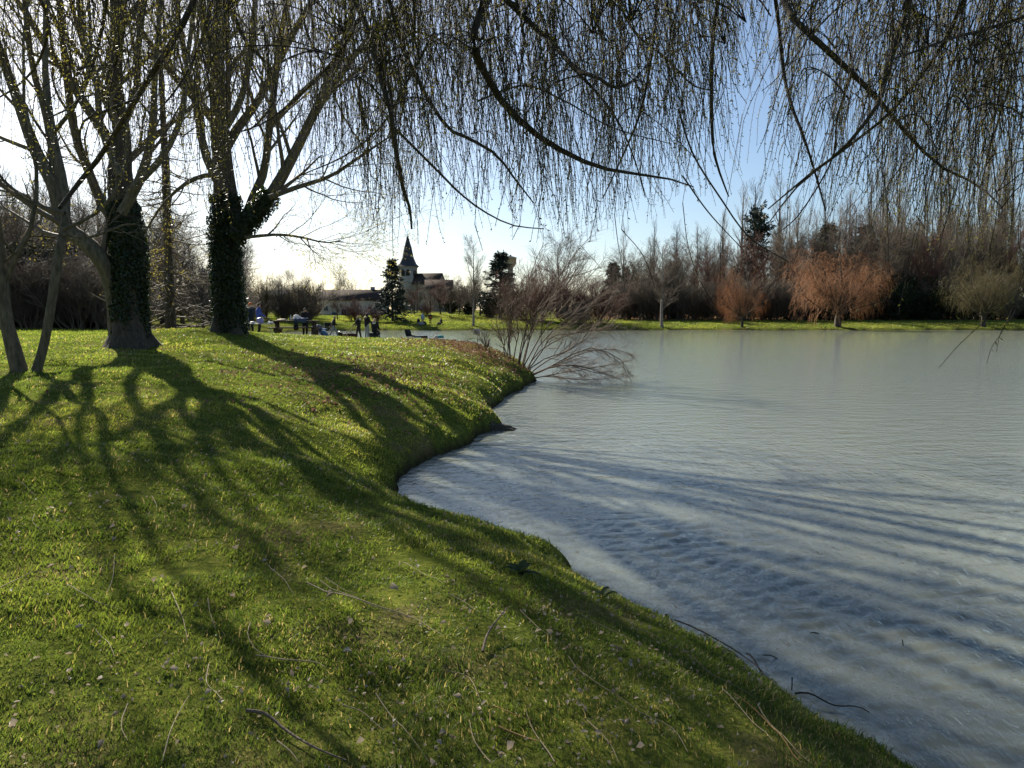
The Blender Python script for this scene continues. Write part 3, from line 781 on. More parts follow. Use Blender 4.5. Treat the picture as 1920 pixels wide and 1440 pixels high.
for pts, rw, Y in limb_px:
    p, r = path_px([(x, y, 0.5 * math.sin(i * 0.9 + Y * 5)) for i, (x, y) in enumerate(pts)], rw, Y, 14)
    if pts[0][1] < 0:      # carry the limb up and back to the crown over the camera
        d = p[0] - p[1]; d /= np.linalg.norm(d)
        mid = p[0] + d * 0.9 + np.array([0, 0, 0.5])
        mid2 = mid * 0.5 + hub * 0.5 + np.array([0, 0.6, 0.9])
        q, qr = smooth_path([hub, mid2, mid, p[0]], [max(r[0] * 2.2, 0.05), r[0] * 1.6, r[0] * 1.25, r[0]], 9)
        p = np.vstack([q[:-1], p]); r = np.concatenate([qr[:-1], r])
    r = r * 0.75
    limbs.append((p, r))
    add_part(tubes((p - wb)[None], r[None], 8)[:2], 'limb', M['bark_willow'], t)
LP, LR = rs_paths(limbs, 24)
# further limbs out of view overhead, from which the longest strands hang
ov = []
for i in range(46):
    x = -5.0 + 12.0 * (i + rng.random()) / 46
    y = rng.uniform(4.8, 9.5)
    z = 2.4 + 0.46 * y + rng.uniform(0.2, 1.3)
    e = np.array([x, y, z]); m1 = hub * 0.5 + e * 0.5 + np.array([0, 0, 1.6])
    tip = e + np.array([x * 0.1 + rng.normal() * 0.3, 1.0, -0.7])
    ov.append(smooth_path([hub, m1, e, tip], [0.06, 0.035, 0.018, 0.008], 24))
OP = np.stack([o[0] for o in ov]); OR = np.stack([o[1] for o in ov])
for i in range(len(ov)):
    if i % 3 == 0:
        pass
bo = Bag(); bo.tubes(OP - wb, OR, 5)
bo.build('upper_boughs', M['bark_willow'], t, True)['kind'] = 'stuff'
# secondary drooping branchlets
P2, R2 = spawn(LP, LR, 8, (0.7, 1.7), 38, 12, -1.1, 0.10, 0.45, 0.3, 0.4, 0.98, 0.0035, 0.3)
P2b, R2b = spawn(OP, OR, 6, (0.9, 2.2), 42, 12, -1.2, 0.09, 0.5, 0.3, 0.45, 1.0, 0.0035, 0.2)
P2c = np.concatenate([P2, P2b]); R2c = np.minimum(np.concatenate([R2, R2b]), 0.0055 * np.linspace(1.2, .6, 12)[None])
# strands: each leaves a limb, arches out a little and then hangs
KS = 16
env_x = np.array([-200, 0, 100, 200, 300, 400, 480, 560, 620, 700, 760, 900, 1000, 1100, 1200, 1290, 1345, 1380, 1400, 1440, 1470, 1500, 1560, 1620, 1700, 1800, 1900, 2100])
env_y = np.array([400, 330, 330, 400, 420, 400, 330, 330, 400, 430, 440, 410, 430, 430, 410, 370, 300, 200, 140, 90, 160, 350, 430, 450, 470, 485, 500, 520])
anch = np.concatenate([LP[:, 8:].reshape(-1, 3), OP[:, 9:].reshape(-1, 3), P2c[:, ::3].reshape(-1, 3)])
NS = 2300
dens_x = [-100, 0, 300, 480, 560, 640, 1250, 1330, 1380, 1440, 1480, 1600, 1900, 2050]
dens_v = [0.2, 0.34, 0.38, 0.5, 0.8, 1, 1, 0.9, 0.42, 0.25, 0.55, 0.8, 0.85, 0.6]
cand = rng.uniform(-80, 2020, NS * 3); cand = cand[rng.random(len(cand)) < np.interp(cand, dens_x, dens_v) * (0.55 + 0.9 * vnoise(cand / 38.0, cand * 0, 61))][:NS]
NS = len(cand)
Yc = rng.uniform(4.6, 9.2, NS)
low = np.interp(cand, env_x, env_y) + 30 - rng.random(NS) ** 1.1 * 330 - 60 * vnoise(cand / 55.0, cand * 0 + 3, 62)
topr = low - rng.uniform(130, 460, NS)
P_low = np.stack([at(c, l, y) for c, l, y in zip(cand, low, Yc)]); P_top = np.stack([at(c, l, y) for c, l, y in zip(cand, topr, Yc)])
# nearest limb point above or beside the head of the strand
SPs = []; SRs = []
for k in range(NS):
    d = anch - P_top[k]
    cost = (d[:, 0] ** 2 + d[:, 1] ** 2) * 2.0 + np.where(d[:, 2] < 0, 4.0, 0.5) * d[:, 2] ** 2
    j = int(np.argmin(cost))
    if cost[j] > 1.6: continue
    a_ = anch[j]
    L_ = P_top[k][2] - P_low[k][2]
    wind = np.array([rng.normal() * 0.16 + (0.06 if cand[k] < 1380 else -0.16), rng.normal() * 0.14, 0])
    h0 = P_top[k] + np.array([0, 0, 0.02])
    ctrl_ = np.stack([a_, a_ * .5 + h0 * .5 + np.array([0, 0, .06]), h0, h0 * .62 + P_low[k] * .38 + wind * .5 * L_, h0 * .28 + P_low[k] * .72 + wind * L_ * .8 + rng.normal(size=3) * .03, P_low[k] + wind * L_ + rng.normal(size=3) * .04])
    pp_, rr2 = smooth_path(ctrl_, [.0048, .0042, .0037, .0032, .0026, .0018], KS)
    pp_[2:] += np.cumsum(rng.normal(size=(KS - 2, 3)) * np.array([.006, .006, .002]), axis=0)
    SPs.append(pp_); SRs.append(rr2 * rng.uniform(.75, 1.2))
SP = np.stack(SPs); SR = np.stack(SRs)
# short side shoots
Q, QR = spawn(SP[:, 4:], SR[:, 4:], 3, (0.10, 0.42), 34, 6, -1.6, 0.06, 0.7, 0.5, 0.0, 0.9, 0.0015, 0.2)
u, v, f = project(Q[:, -1]); okq = v < np.interp(u, env_x, env_y) + 30
Q = Q[okq]; QR = QR[okq]
# a few long bare whips and the sunny sprigs hanging in front of the lake
whips = [([(1152, 400), (1158, 450), (1165, 490), (1172, 545)], 6.0), ([(1165, 430), (1200, 470), (1215, 500), (1228, 540)], 6.0), ([(1280, 380), (1290, 460), (1310, 520), (1338, 570)], 6.2), ([(975, 420), (960, 450)], 6), ([(890, 420), (905, 470)], 6.3),
         ([(735, 380), (737, 480)], 5.6), ([(1352, 440), (1350, 530)], 6.1), ([(1695, 520), (1660, 560), (1600, 580), (1540, 600)], 4.6), ([(1960, 500), (1900, 560), (1850, 600), (1800, 645), (1760, 690)], 4.2), ([(1905, 560), (1880, 620), (1860, 650), (1850, 682)], 4.2), ([(1700, 520), (1690, 560), (1685, 590)], 4.5), ([(1920, 560), (1870, 580), (1800, 600), (1750, 612)], 4.3),
         ([(1930, 520), (1905, 580), (1878, 620), (1868, 660)], 4.2)]
WP = []; WR = []
for pts, Y in whips:
    p, r = path_px(pts, [1.0, 0.6], Y, KS)
    WP.append(p); WR.append(np.maximum(r * .8, 0.0012))
WP = np.stack(WP); WR = np.stack(WR)
# carry the whips up into the crown
up_ = WP[:, :1] + np.linspace(1, 0, 6)[None, :, None] * (np.array([0.1, -0.2, 1.0]) * np.array([0.8, 1.0, 0.9, 0.5, 0.5, 1.2, .9, 1.6, 1.8, 1.8, 1.6, 1.8, 1.8])[:, None, None])
bw = Bag(); bw.tubes(up_ - wb, np.full((len(up_), 6), 0.002), 4); bw.tubes(WP - wb, WR, 4)
bw.build('whips', M['twig_willow'], t)['kind'] = 'stuff'
bs = Bag(); bs.tubes(SP - wb, SR, 3); bs.tubes(Q - wb, QR, 3)
o = bs.build('strands', M['twig_willow'], t); o['kind'] = 'stuff'
# leaf buds along the strands
def strand_leaves(P, gap, size):
    m, k, _ = P.shape
    seg = np.linalg.norm(np.diff(P, axis=1), axis=2).sum(1)
    cnt = np.maximum((seg / gap).astype(int), 1)
    rows = np.repeat(np.arange(m), cnt)
    off = np.concatenate([np.arange(c) for c in cnt]); tt = (off + 0.5 + rng.uniform(-.3, .3, len(off))) / cnt[rows]
    tt = np.clip(tt, 0.02, 1) * (k - 1); i = np.clip(tt.astype(int), 0, k - 2); f = (tt - i)[:, None]
    c = P[rows, i] * (1 - f) + P[rows, i + 1] * f
    T = P[rows, i + 1] - P[rows, i]; T /= np.linalg.norm(T, axis=1, keepdims=True) + 1e-9
    o = rng.normal(size=c.shape); o -= (o * T).sum(1, keepdims=True) * T; o /= np.linalg.norm(o, axis=1, keepdims=True) + 1e-9
    d = T * 0.55 + o * 0.8 + np.array([0, 0, 0.12]); d /= np.linalg.norm(d, axis=1, keepdims=True)
    w = np.cross(d, o); w /= np.linalg.norm(w, axis=1, keepdims=True) + 1e-9
    s = size * (0.5 + 1.0 * rng.random((len(c), 1)))
    V = np.stack([c, c + d * s * .45 + w * s * .2, c + d * s + o * s * .1, c + d * s * .45 - w * s * .2], 1).reshape(-1, 3)
    return V, np.arange(len(V)).reshape(-1, 4), np.repeat(rng.random(len(c)), 4)
V, F, A = strand_leaves(np.concatenate([SP[:, 3:], WP[:, :13]]), 0.042, 0.024)
V_, F_, A_ = strand_leaves(Q, 0.034, 0.018); V = np.concatenate([V, V_]); F = np.concatenate([F, F_ + len(V) - len(V_)]); A = np.concatenate([A, A_])
print('strands', len(SP), 'leaves', len(F))
link('leaf_buds', new_mesh('leaf_buds', V - wb, F, M['leaf_willow'], {'rnd': A}), t)['kind'] = 'stuff'
# ------------------------------------------------------------------ background trees: one model of each kind, then copies
def mesh_pair(kind, seed):
    """returns (trunk mesh, crown mesh, materials) of a tree about 10 m tall, foot at the origin"""
    global rng
    keep_rng = rng
    rng = np.random.default_rng(seed)
    tb = Bag(); cb = Bag(); leaf = None
    tm, cm = M['bark_dark'], M['twig_brown']
    if kind in ('round', 'roundgrey', 'roundred'):
        pth, rad = smooth_path([[0, 0, -0.3], [0.1, 0, 1.2], [0.05, 0.1, 2.6], [-0.1, 0.1, 4.5], [0, 0, 7]], [0.24, 0.18, 0.15, 0.10, 0.04], 12)
        V, F = trunk_mesh(pth, rad, 8, 0.1, 0.3, seed); tb.add(V, F)
        P1, R1 = spawn(pth[None], rad[None], 13, (3.5, 5.5), 48, 8, 0.7, 0.08, 0.55, 0.25, 0.22, 1, 0.02, 0.35)
        tb.tubes(P1, R1, 5)
        P2, R2 = spawn(P1, R1, 9, (1.4, 3.0), 42, 6, 0.5, 0.10, 0.5, 0.3, 0.2, 1, 0.014)
        cb.tubes(P2, R2, 3)
        P3, R3 = spawn(P2, R2, 8, (0.7, 1.6), 42, 4, 0.3, 0.12, 0.6, 0.4, 0.15, 1, 0.011)
        cb.tubes(P3, R3, 3)
        P4, R4 = spawn(P3, R3, 3, (0.4, 0.9), 40, 3, 0.2, 0.12, 0.7, 0.5, 0.2, 1, 0.009)
        cb.tubes(P4, R4, 3)
        cm = {'round': M['twig_brown'], 'roundgrey': M['twig_grey'], 'roundred': M['twig_red']}[kind]
    elif kind == 'slender':
        pth, rad = smooth_path([[0, 0, -0.3], [0.05, 0, 2], [0.0, 0.05, 5], [0.05, 0, 9.5]], [0.17, 0.12, 0.09, 0.02], 14)
        V, F = trunk_mesh(pth, rad, 8, 0.06, 0.3, seed); tb.add(V, F)
        P1, R1 = spawn(pth[None], rad[None], 22, (2.0, 4.0), 38, 7, 0.6, 0.06, 0.5, 0.25, 0.3, 1, 0.014, 0.55)
        cb.tubes(P1, R1, 4)
        P2, R2 = spawn(P1, R1, 10, (0.7, 1.8), 36, 5, 0.4, 0.09, 0.55, 0.3, 0.15, 1, 0.010)
        cb.tubes(P2, R2, 3)
        P3, R3 = spawn(P2, R2, 7, (0.4, 1.0), 38, 3, 0.3, 0.1, 0.6, 0.4, 0.15, 1, 0.008)
        cb.tubes(P3, R3, 3)
        tm, cm = M['bark_pale'], M['twig_brown']
    elif kind == 'poplar':
        pth, rad = smooth_path([[0, 0, -0.3], [0.05, 0, 3], [0, 0.05, 6], [0, 0, 10]], [0.14, 0.11, 0.075, 0.012], 16)
        V, F = trunk_mesh(pth, rad, 8, 0.05, 0.2, seed); tb.add(V, F)
        P1, R1 = spawn(pth[None], rad[None], 44, (1.4, 2.8), 34, 6, 1.1, 0.05, 0.4, 0.25, 0.2, 0.98, 0.011, 0.55)
        cb.tubes(P1, R1, 3)
        P2, R2 = spawn(P1, R1, 7, (0.4, 1.0), 28, 4, 1.0, 0.07, 0.55, 0.4, 0.1, 1, 0.005)
        cb.tubes(P2, R2, 3)
        P3, R3 = spawn(P2, R2, 3, (0.25, 0.6), 30, 3, 0.7, 0.08, 0.7, 0.5, 0.1, 1, 0.0035)
        cb.tubes(P3, R3, 3)
        tm, cm = M['twig_grey'], M['twig_grey']
    elif kind in ('orange', 'yellow'):
        pth, rad = smooth_path([[0, 0, -0.3], [0.1, 0, 0.8], [0.0, 0.1, 1.9]], [0.33, 0.27, 0.25], 7)
        V, F = trunk_mesh(pth, rad, 9, 0.15, 0.4, seed); tb.add(V, F)
        P1, R1 = spawn(pth[None], rad[None], 14, (4.6, 6.2), 62, 9, 0.55, 0.07, 0.42, 0.2, 0.6, 1, 0.03, 0.05)
        Pu, Ru = spawn(pth[None], rad[None], 9, (4.6, 6.4), 30, 9, 0.4, 0.08, 0.42, 0.2, 0.6, 1, 0.03, 0.05)
        P1 = np.concatenate([P1, Pu]); R1 = np.concatenate([R1, Ru])
        tb.tubes(P1, R1, 5)
        P2, R2 = spawn(P1, R1, 8, (1.6, 3.2), 45, 7, 0.4, 0.10, 0.5, 0.3, 0.25, 1, 0.014, 0.3)
        tb.tubes(P2, R2, 3)
        P3, R3 = spawn(P2, R2, 8, (1.0, 2.3), 45, 6, -1.6, 0.12, 0.5, 0.4, 0.1, 1, 0.005)
        cb.tubes(P3, R3, 3)
        P4, R4 = spawn(P3, R3, 4, (0.6, 1.5), 40, 4, -1.8, 0.12, 0.7, 0.5, 0.1, 1, 0.0042)
        cb.tubes(P4, R4, 3)
        cm = M['twig_orange'] if kind == 'orange' else M['twig_yellow']
    elif kind in ('bush', 'bushred', 'bushyellow'):
        n = 26
        a = rng.random(n) * 6.28; tilt = rng.uniform(0.05, 0.75, n)
        d = np.stack([np.cos(a) * np.sin(tilt), np.sin(a) * np.sin(tilt), np.cos(tilt)], 1)
        foot = np.stack([np.cos(a), np.sin(a), np.zeros(n)], 1) * rng.uniform(0, 0.7, (n, 1))
        s = np.linspace(0, 1, 7)
        P1 = foot[:, None] + d[:, None] * s[None, :, None] * rng.uniform(3.0, 5.4, (n, 1, 1)) + rng.normal(size=(n, 7, 3)) * 0.08 - np.array([0, 0, .2])
        R1 = np.repeat((0.045 * (1 - 0.8 * s))[None], n, 0)
        tb.tubes(P1, R1, 4)
        P2, R2 = spawn(P1, R1, 12, (1.0, 2.4), 34, 5, 0.4, 0.10, 0.6, 0.3, 0.1, 1, 0.013, 0.4)
        cb.tubes(P2, R2, 3)
        P3, R3 = spawn(P2, R2, 10, (0.5, 1.2), 36, 3, 0.2, 0.12, 0.6, 0.5, 0.1, 1, 0.010)
        cb.tubes(P3, R3, 3)
        cm = {'bush': M['twig_brown'], 'bushred': M['twig_red'], 'bushyellow': M['twig_yellow']}[kind]
        tm = cm
    elif kind in ('spruce', 'pine'):
        pth, rad = smooth_path([[0, 0, -0.3], [0, 0, 3], [0.03, 0, 7], [0, 0, 10]], [0.2, 0.15, 0.08, 0.015], 16)
        V, F = trunk_mesh(pth, rad, 8, 0.05, 0.25, seed); tb.add(V, F)
        n1 = 150 if kind == 'spruce' else 80
        P1, R1 = spawn(pth[None], rad[None], n1, (2.6, 3.4), 95 if kind == 'spruce' else 75, 6, 0.1, 0.07, 0.25, 0.2, 0.10 if kind == 'spruce' else 0.28, 0.99, 0.012, 0.9 if kind == 'spruce' else 0.62)
        tb.tubes(P1, R1, 3)
        # needle sprays
        m = 40 if kind == 'spruce' else 46
        k = P1.shape[1]
        tt = (0.15 + 0.85 * rng.random((len(P1), m))) * (k - 1); i = np.clip(tt.astype(int), 0, k - 2); f = (tt - i)[..., None]
        rows = np.arange(len(P1))[:, None]
        c = (P1[rows, i] * (1 - f) + P1[rows, i + 1] * f).reshape(-1, 3)
        T = (P1[rows, i + 1] - P1[rows, i]).reshape(-1, 3); T /= np.linalg.norm(T, axis=1, keepdims=True)
        o = rng.normal(size=c.shape); o[:, 2] = o[:, 2] * 0.6 - 0.35
        d = T * 0.6 + o * 0.6; d /= np.linalg.norm(d, axis=1, keepdims=True)
        w = np.cross(d, rng.normal(size=c.shape)); w /= np.linalg.norm(w, axis=1, keepdims=True)
        c = c + rng.normal(size=c.shape) * 0.10
        s = rng.uniform(0.25, 0.65, (len(c), 1))
        V = np.stack([c, c + d * s * .5 + w * s * .16, c + d * s, c + d * s * .5 - w * s * .16], 1).reshape(-1, 3)
        cb.add(V, np.arange(len(V)).reshape(-1, 4), np.repeat(rng.random(len(c)), 4))
        cm = M['needles']
    elif kind == 'evergreen':
        n = 14
        a = rng.random(n) * 6.28; tilt = rng.uniform(0.05, 0.8, n)
        d = np.stack([np.cos(a) * np.sin(tilt), np.sin(a) * np.sin(tilt), np.cos(tilt)], 1)
        s = np.linspace(0, 1, 6)
        P1 = d[:, None] * s[None, :, None] * rng.uniform(3.5, 5.5, (n, 1, 1)) + rng.normal(size=(n, 6, 3)) * 0.1 - np.array([0, 0, .2])
        R1 = np.repeat((0.06 * (1 - 0.8 * s))[None], n, 0)
        tb.tubes(P1, R1, 4)
        P2, R2 = spawn(P1, R1, 12, (1.2, 2.6), 55, 5, 0.1, 0.14, 0.5, 0.3, 0.05, 1, 0.012, 0.3)
        tb.tubes(P2, R2, 3)
        k = 5; m = 38
        tt = rng.random((len(P2), m)) * (k - 1); i = np.clip(tt.astype(int), 0, k - 2); f = (tt - i)[..., None]
        rows = np.arange(len(P2))[:, None]
        c = (P2[rows, i] * (1 - f) + P2[rows, i + 1] * f).reshape(-1, 3) + rng.normal(size=(len(P2) * m, 3)) * 0.16
        d = rng.normal(size=c.shape); d /= np.linalg.norm(d, axis=1, keepdims=True)
        w = np.cross(d, rng.normal(size=c.shape)); w /= np.linalg.norm(w, axis=1, keepdims=True)
        s = rng.uniform(0.12, 0.3, (len(c), 1))
        V = np.stack([c, c + d * s * .5 + w * s * .35, c + d * s, c + d * s * .5 - w * s * .35], 1).reshape(-1, 3)
        cb.add(V, np.arange(len(V)).reshape(-1, 4), np.repeat(rng.random(len(c)), 4))
        cm = M['evergreen']
    out = (tb.mesh(kind + '_trunk', tm, True), cb.mesh(kind + '_crown', cm))
    zs = np.concatenate(cb.V)[:, 2].max()
    rng = keep_rng
    return out, zs
PROTO = {}
for kind, seeds in (('round', (1, 2)), ('roundgrey', (3, 4)), ('roundred', (5,)), ('slender', (6, 7)), ('poplar', (8, 9, 10)), ('orange', (11, 12)), ('yellow', (13,)), ('bush', (14, 15)), ('bushred', (16, 17)), ('bushyellow', (18,)), ('spruce', (19, 20)), ('pine', (21,)), ('evergreen', (22, 23))):
    PROTO[kind] = [mesh_pair(kind, s) for s in seeds]
brng = np.random.default_rng(77)
PARTN = {'poplar': ('trunk', 'crown'), 'spruce': ('trunk', 'foliage'), 'pine': ('trunk', 'foliage'), 'evergreen': ('stem', 'foliage'), 'bush': ('stem', 'twigs'), 'bushred': ('stem', 'twigs'), 'bushyellow': ('stem', 'twigs')}
def plant(kind, name, label, cat, px, Y, top_px, group=None, var=None, wide=1.0, rot=None, z=None, tilt=0.0):
    """stand a tree at view column px and distance Y so that its top reaches photo row top_px"""
    vs = PROTO[kind]
    (tm, cm), zs = vs[(var if var is not None else int(brng.integers(len(vs)))) % len(vs)]
    p = gat(px, Y)
    if z is not None: p[2] = z
    top = at(px, top_px, Y)[2]
    s = (top - p[2]) / zs
    o = thing(name, label, cat, p, brng.uniform(0, 6.28) if rot is None else rot, group, (s * wide, s * wide, s))
    if tilt:
        o.rotation_euler[1] = tilt
    a, b = PARTN.get(kind, ('trunk', 'crown'))
    link(a, tm, o); link(b, cm, o)
    return o

def lm_right(px):
    for lim, txt in ((1205, 'left of the thin white-stemmed tree'), (1262, 'behind the close pair of trees'), (1330, 'right of the close pair of trees'), (1400, 'behind the smaller orange willow'), (1450, 'between the two orange willows'), (1520, 'behind the left half of the big orange willow'), (1580, 'above the trunk of the big orange willow'), (1640, 'behind the right half of the big orange willow'), (1700, 'just right of the big orange willow'), (1780, 'midway between big orange and yellow willows'), (1840, 'behind the left half of the yellow-green willow'), (1900, 'behind the right half of the yellow-green willow')):
        if px < lim: return txt
    return 'at the right edge of the picture'
def lm_left(px):
    for lim, txt in ((0, 'beyond the left edge'), (60, 'behind the left stem of the V-shaped tree'), (130, 'behind the right stem of the V-shaped tree'), (215, 'left of the first ivy trunk'), (290, 'behind the first ivy trunk'), (340, 'behind the larch trunk'), (400, 'between larch and second ivy trunk')):
        if px < lim: return txt
    return 'behind the second ivy trunk'
# -- far bank, single trees one can point to
plant('slender', 'bare_tree', 'slender pale-stemmed bare tree on the far bank above the white sign', 'tree', 888, 118.5, 432, var=0)
plant('slender', 'bare_tree', 'slender bare tree at the water edge left of the small orange willow', 'tree', 1240, 119.5, 440, var=1, wide=1.35)
plant('round', 'bare_tree', 'dark-stemmed bare tree, left of the close pair on the far lawn', 'tree', 1254, 139, 462, var=0, wide=.9)
plant('round', 'bare_tree', 'dark-stemmed bare tree, right of the close pair on the far lawn', 'tree', 1270, 138, 466, var=1, wide=.9)
plant('slender', 'bare_tree', 'thin white-stemmed tree standing back on the lawn left of the close pair', 'tree', 1211, 141, 480, var=0, wide=1.3)
plant('orange', 'orange_willow', 'smaller orange-twigged willow with leaning stem on the far bank', 'tree', 1390, 119.5, 478, var=1, wide=0.62, rot=0.6, tilt=-0.06)
plant('orange', 'orange_willow', 'big dome-shaped orange-twigged willow on the far bank', 'tree', 1570, 119.5, 452, var=0, wide=1.12, rot=2.0)
plant('yellow', 'yellow_willow', 'yellow-green willow with several pale stems on the far bank at right', 'tree', 1842, 119.5, 462, wide=0.8)
plant('bushred', 'bare_bush', 'red-brown bush behind the leaning bush, left one of three', 'bush', 1000, 128, 470, var=0, wide=1.1)
plant('bushred', 'bare_bush', 'red-brown bush behind the leaning bush, middle one of three', 'bush', 1065, 127, 486, var=1, wide=1.2)
plant('bushred', 'bare_bush', 'red-brown bush on the far bank, right one of three', 'bush', 1122, 126, 500, var=0, wide=1.2)
plant('bush', 'bare_bush', 'low brown bush at the far water edge, left of the lawn', 'bush', 1090, 121, 556, var=0, wide=1.3)
plant('roundgrey', 'bare_tree', 'tall grey bare tree rising above the red-brown bushes', 'tree', 1045, 150, 425, var=0, wide=1.0)
plant('spruce', 'conifer_tree', 'dark conifer in front of the water tower', 'tree', 938, 140, 468, var=0, wide=1.35)
plant('spruce', 'conifer_tree', 'dark conifer standing before the church', 'tree', 737, 127, 480, var=1, wide=1.15)
plant('spruce', 'conifer_tree', 'small dark conifer behind the red-brown bushes', 'tree', 1148, 165, 488, var=0, wide=1.2)
plant('spruce', 'conifer_tree', 'narrow dark conifer between bare trees left of the far lawn', 'tree', 1172, 170, 496, var=1, wide=.9)
plant('pine', 'pine_tree', 'tall open-crowned pine in the wood behind the small orange willow', 'tree', 1412, 158, 375, wide=.75)
plant('spruce', 'conifer_tree', 'broad dark conifer in the wood above the big orange willow', 'tree', 1545, 160, 412, var=0, wide=1.1)
plant('spruce', 'conifer_tree', 'second dark conifer in the wood, right of the broad one', 'tree', 1612, 162, 415, var=1, wide=1.1)
plant('spruce', 'conifer_tree', 'third dark conifer in the wood, far right of the row', 'tree', 1668, 160, 430, var=0, wide=1.2)
plant('roundred', 'blossom_tree', 'spreading reddish tree leaning by the far fishermen', 'tree', 826, 138, 512, wide=1.15, tilt=-0.15)
plant('bushred', 'bare_bush', 'reddish bush before the long house wall', 'bush', 668, 127, 548, var=0, wide=1.3)
plant('bushred', 'bare_bush', 'reddish low bush right of the conifer by the church', 'bush', 706, 124, 572, var=1, wide=1.3)
plant('round', 'bare_tree', 'small bare tree before the house gable', 'tree', 634, 131, 540, var=1, wide=.9)
plant('roundgrey', 'bare_tree', 'grey bare tree rising behind the long house roof', 'tree', 648, 185, 492, var=1, wide=1.0)
plant('yellow', 'yellow_willow', 'yellowish drooping willow behind the picnic group, nearest the ivy trunk', 'tree', 500, 124, 492, wide=.75)
plant('yellow', 'yellow_willow', 'yellowish drooping willow left of the house', 'tree', 560, 130, 500, wide=.7)
plant('roundgrey', 'bare_tree', 'grey crooked bare tree between the two yellowish willows', 'tree', 532, 122, 498, var=0, wide=.95)
plant('bushyellow', 'bare_bush', 'yellow bush against the house fence', 'bush', 588, 134, 545, wide=.9)
G = 'dark trees under the water tower'
for px, Y, top, kd in ((862, 142, 520, 'round'), (900, 146, 505, 'round'), (918, 138, 545, 'evergreen'), (965, 140, 530, 'evergreen'), (878, 150, 528, 'evergreen'), (985, 150, 500, 'round'), (846, 150, 538, 'evergreen')):
    plant(kd, 'shade_tree' if kd == 'round' else 'evergreen_bush', 'bare tree in the dark clump under the water tower' if kd == 'round' else 'dark evergreen in the clump under the water tower', 'tree' if kd == 'round' else 'bush', px, Y, top, G)
# -- the wood behind the far lawn
G = 'tall poplars behind the far bank'
for i in range(46):
    px = 1165 + (i + brng.uniform(-1.3, 1.3)) * 17.2
    Y = brng.uniform(172, 200)
    top = np.interp(px, [1165, 1260, 1340, 1420, 1500, 1700, 1800, 1960], [430, 395, 370, 340, 310, 262, 255, 280]) + brng.uniform(-25, 95)
    plant('poplar', 'poplar_tree', 'tall bare poplar ' + lm_right(px), 'tree', px, Y, top, G, wide=brng.uniform(.7, 1.35))
G = 'bare trees of the wood behind the far lawn'
for i in range(44):
    px = 1175 + (i + brng.uniform(-.6, .6)) * 17.5
    Y = brng.uniform(142, 164)
    top = np.interp(px, [1165, 1300, 1420, 1500, 1700, 1960], [465, 455, 420, 400, 395, 400]) + brng.uniform(-30, 50)
    kd = 'round' if brng.random() < .75 else 'roundred'
    plant(kd, 'wood_tree', ('reddish' if kd == 'roundred' else 'brown') + ' bare wood tree ' + lm_right(px), 'tree', px, Y, top, G, wide=brng.uniform(.75, 1.05))
G = 'undergrowth bushes along the far wood'
for i in range(44):
    px = 1160 + (i + brng.uniform(-.4, .4)) * 17.5
    Y = brng.uniform(135.5, 143)
    if abs(px - 1254) < 26 : Y = 145
    kd = 'evergreen' if (1430 < px < 1790 and brng.random() < .45) or brng.random() < .15 else 'bush'
    top = (545 if kd == 'evergreen' else 530) + brng.uniform(-32, 25) - (30 if 1690 < px < 1790 else 0)
    plant(kd, 'undergrowth_bush', ('dark evergreen bush ' if kd == 'evergreen' else 'low brown bare bush ') + lm_right(px), 'bush', px, Y, top, G, wide=brng.uniform(1.0, 1.4))
# -- left: shaded thicket behind the twin-stemmed tree and the larch
G = 'bare trees of the shaded thicket at left'
for i in range(34):
    px = -330 + (i + brng.uniform(-.4, .4)) * 23.5
    Y = brng.uniform(66, 100)
    top = np.interp(px, [-330, 0, 120, 260, 420, 480], [330, 340, 350, 375, 410, 500]) + brng.uniform(-35, 45)
    kd = 'round' if brng.random() < .7 else 'roundgrey'
    plant(kd, 'thicket_tree', ('brown' if kd == 'round' else 'grey') + ' bare thicket tree ' + lm_left(px), 'tree', px, Y, top, G, wide=brng.uniform(.9, 1.25))
G = 'bushes of the shaded thicket at left'
for i in range(40):
    px = -320 + (i + brng.uniform(-.4, .4)) * 15.2
    Y = brng.uniform(58, 66) if px < 260 else brng.uniform(72, 90)
    kd = 'evergreen' if brng.random() < (.3 if px < 270 else 0.05) else ('bush' if px < 280 else 'bushyellow')
    top = np.interp(px, [-300, 60, 200, 290, 420], [440, 455, 470, 520, 545]) + brng.uniform(-25, 45)
    plant(kd, 'thicket_bush', {'evergreen': 'dark evergreen bush ', 'bush': 'brown shaded bush ', 'bushyellow': 'yellowish bush '}[kd] + lm_left(px), 'bush', px, Y, top, G, wide=brng.uniform(1.1, 1.6))
G = 'distant poplars beyond the thicket'
for i in range(16):
    px = -120 + (i + brng.uniform(-.4, .4)) * 24
    plant('poplar', 'poplar_tree', 'distant faint poplar ' + lm_left(px), 'tree', px, brng.uniform(130, 160), brng.uniform(285, 370), G, wide=brng.uniform(.9, 1.3))
G = 'bare trees on the far left bank'
for i in range(18):
    px = 285 + (i + brng.uniform(-.4, .4)) * 17
    kd = ('bushyellow', 'round', 'bush')[i % 3]
    plant(kd, 'bank_tree' if kd == 'round' else 'bank_bush', {'bushyellow': 'yellowish far bush ', 'round': 'bare far-bank tree ', 'bush': 'brown far bush '}[kd] + (lm_left(px) if px < 470 else 'seen behind the picnic tables'), 'tree' if kd == 'round' else 'bush', px, brng.uniform(118, 140) if px > 430 else brng.uniform(104, 125), brng.uniform(505, 560), G, wide=1.2)
plant('roundred', 'bare_tree', 'reddish bare tree before the foot of the church tower', 'tree', 778, 140, 530, wide=1.1)
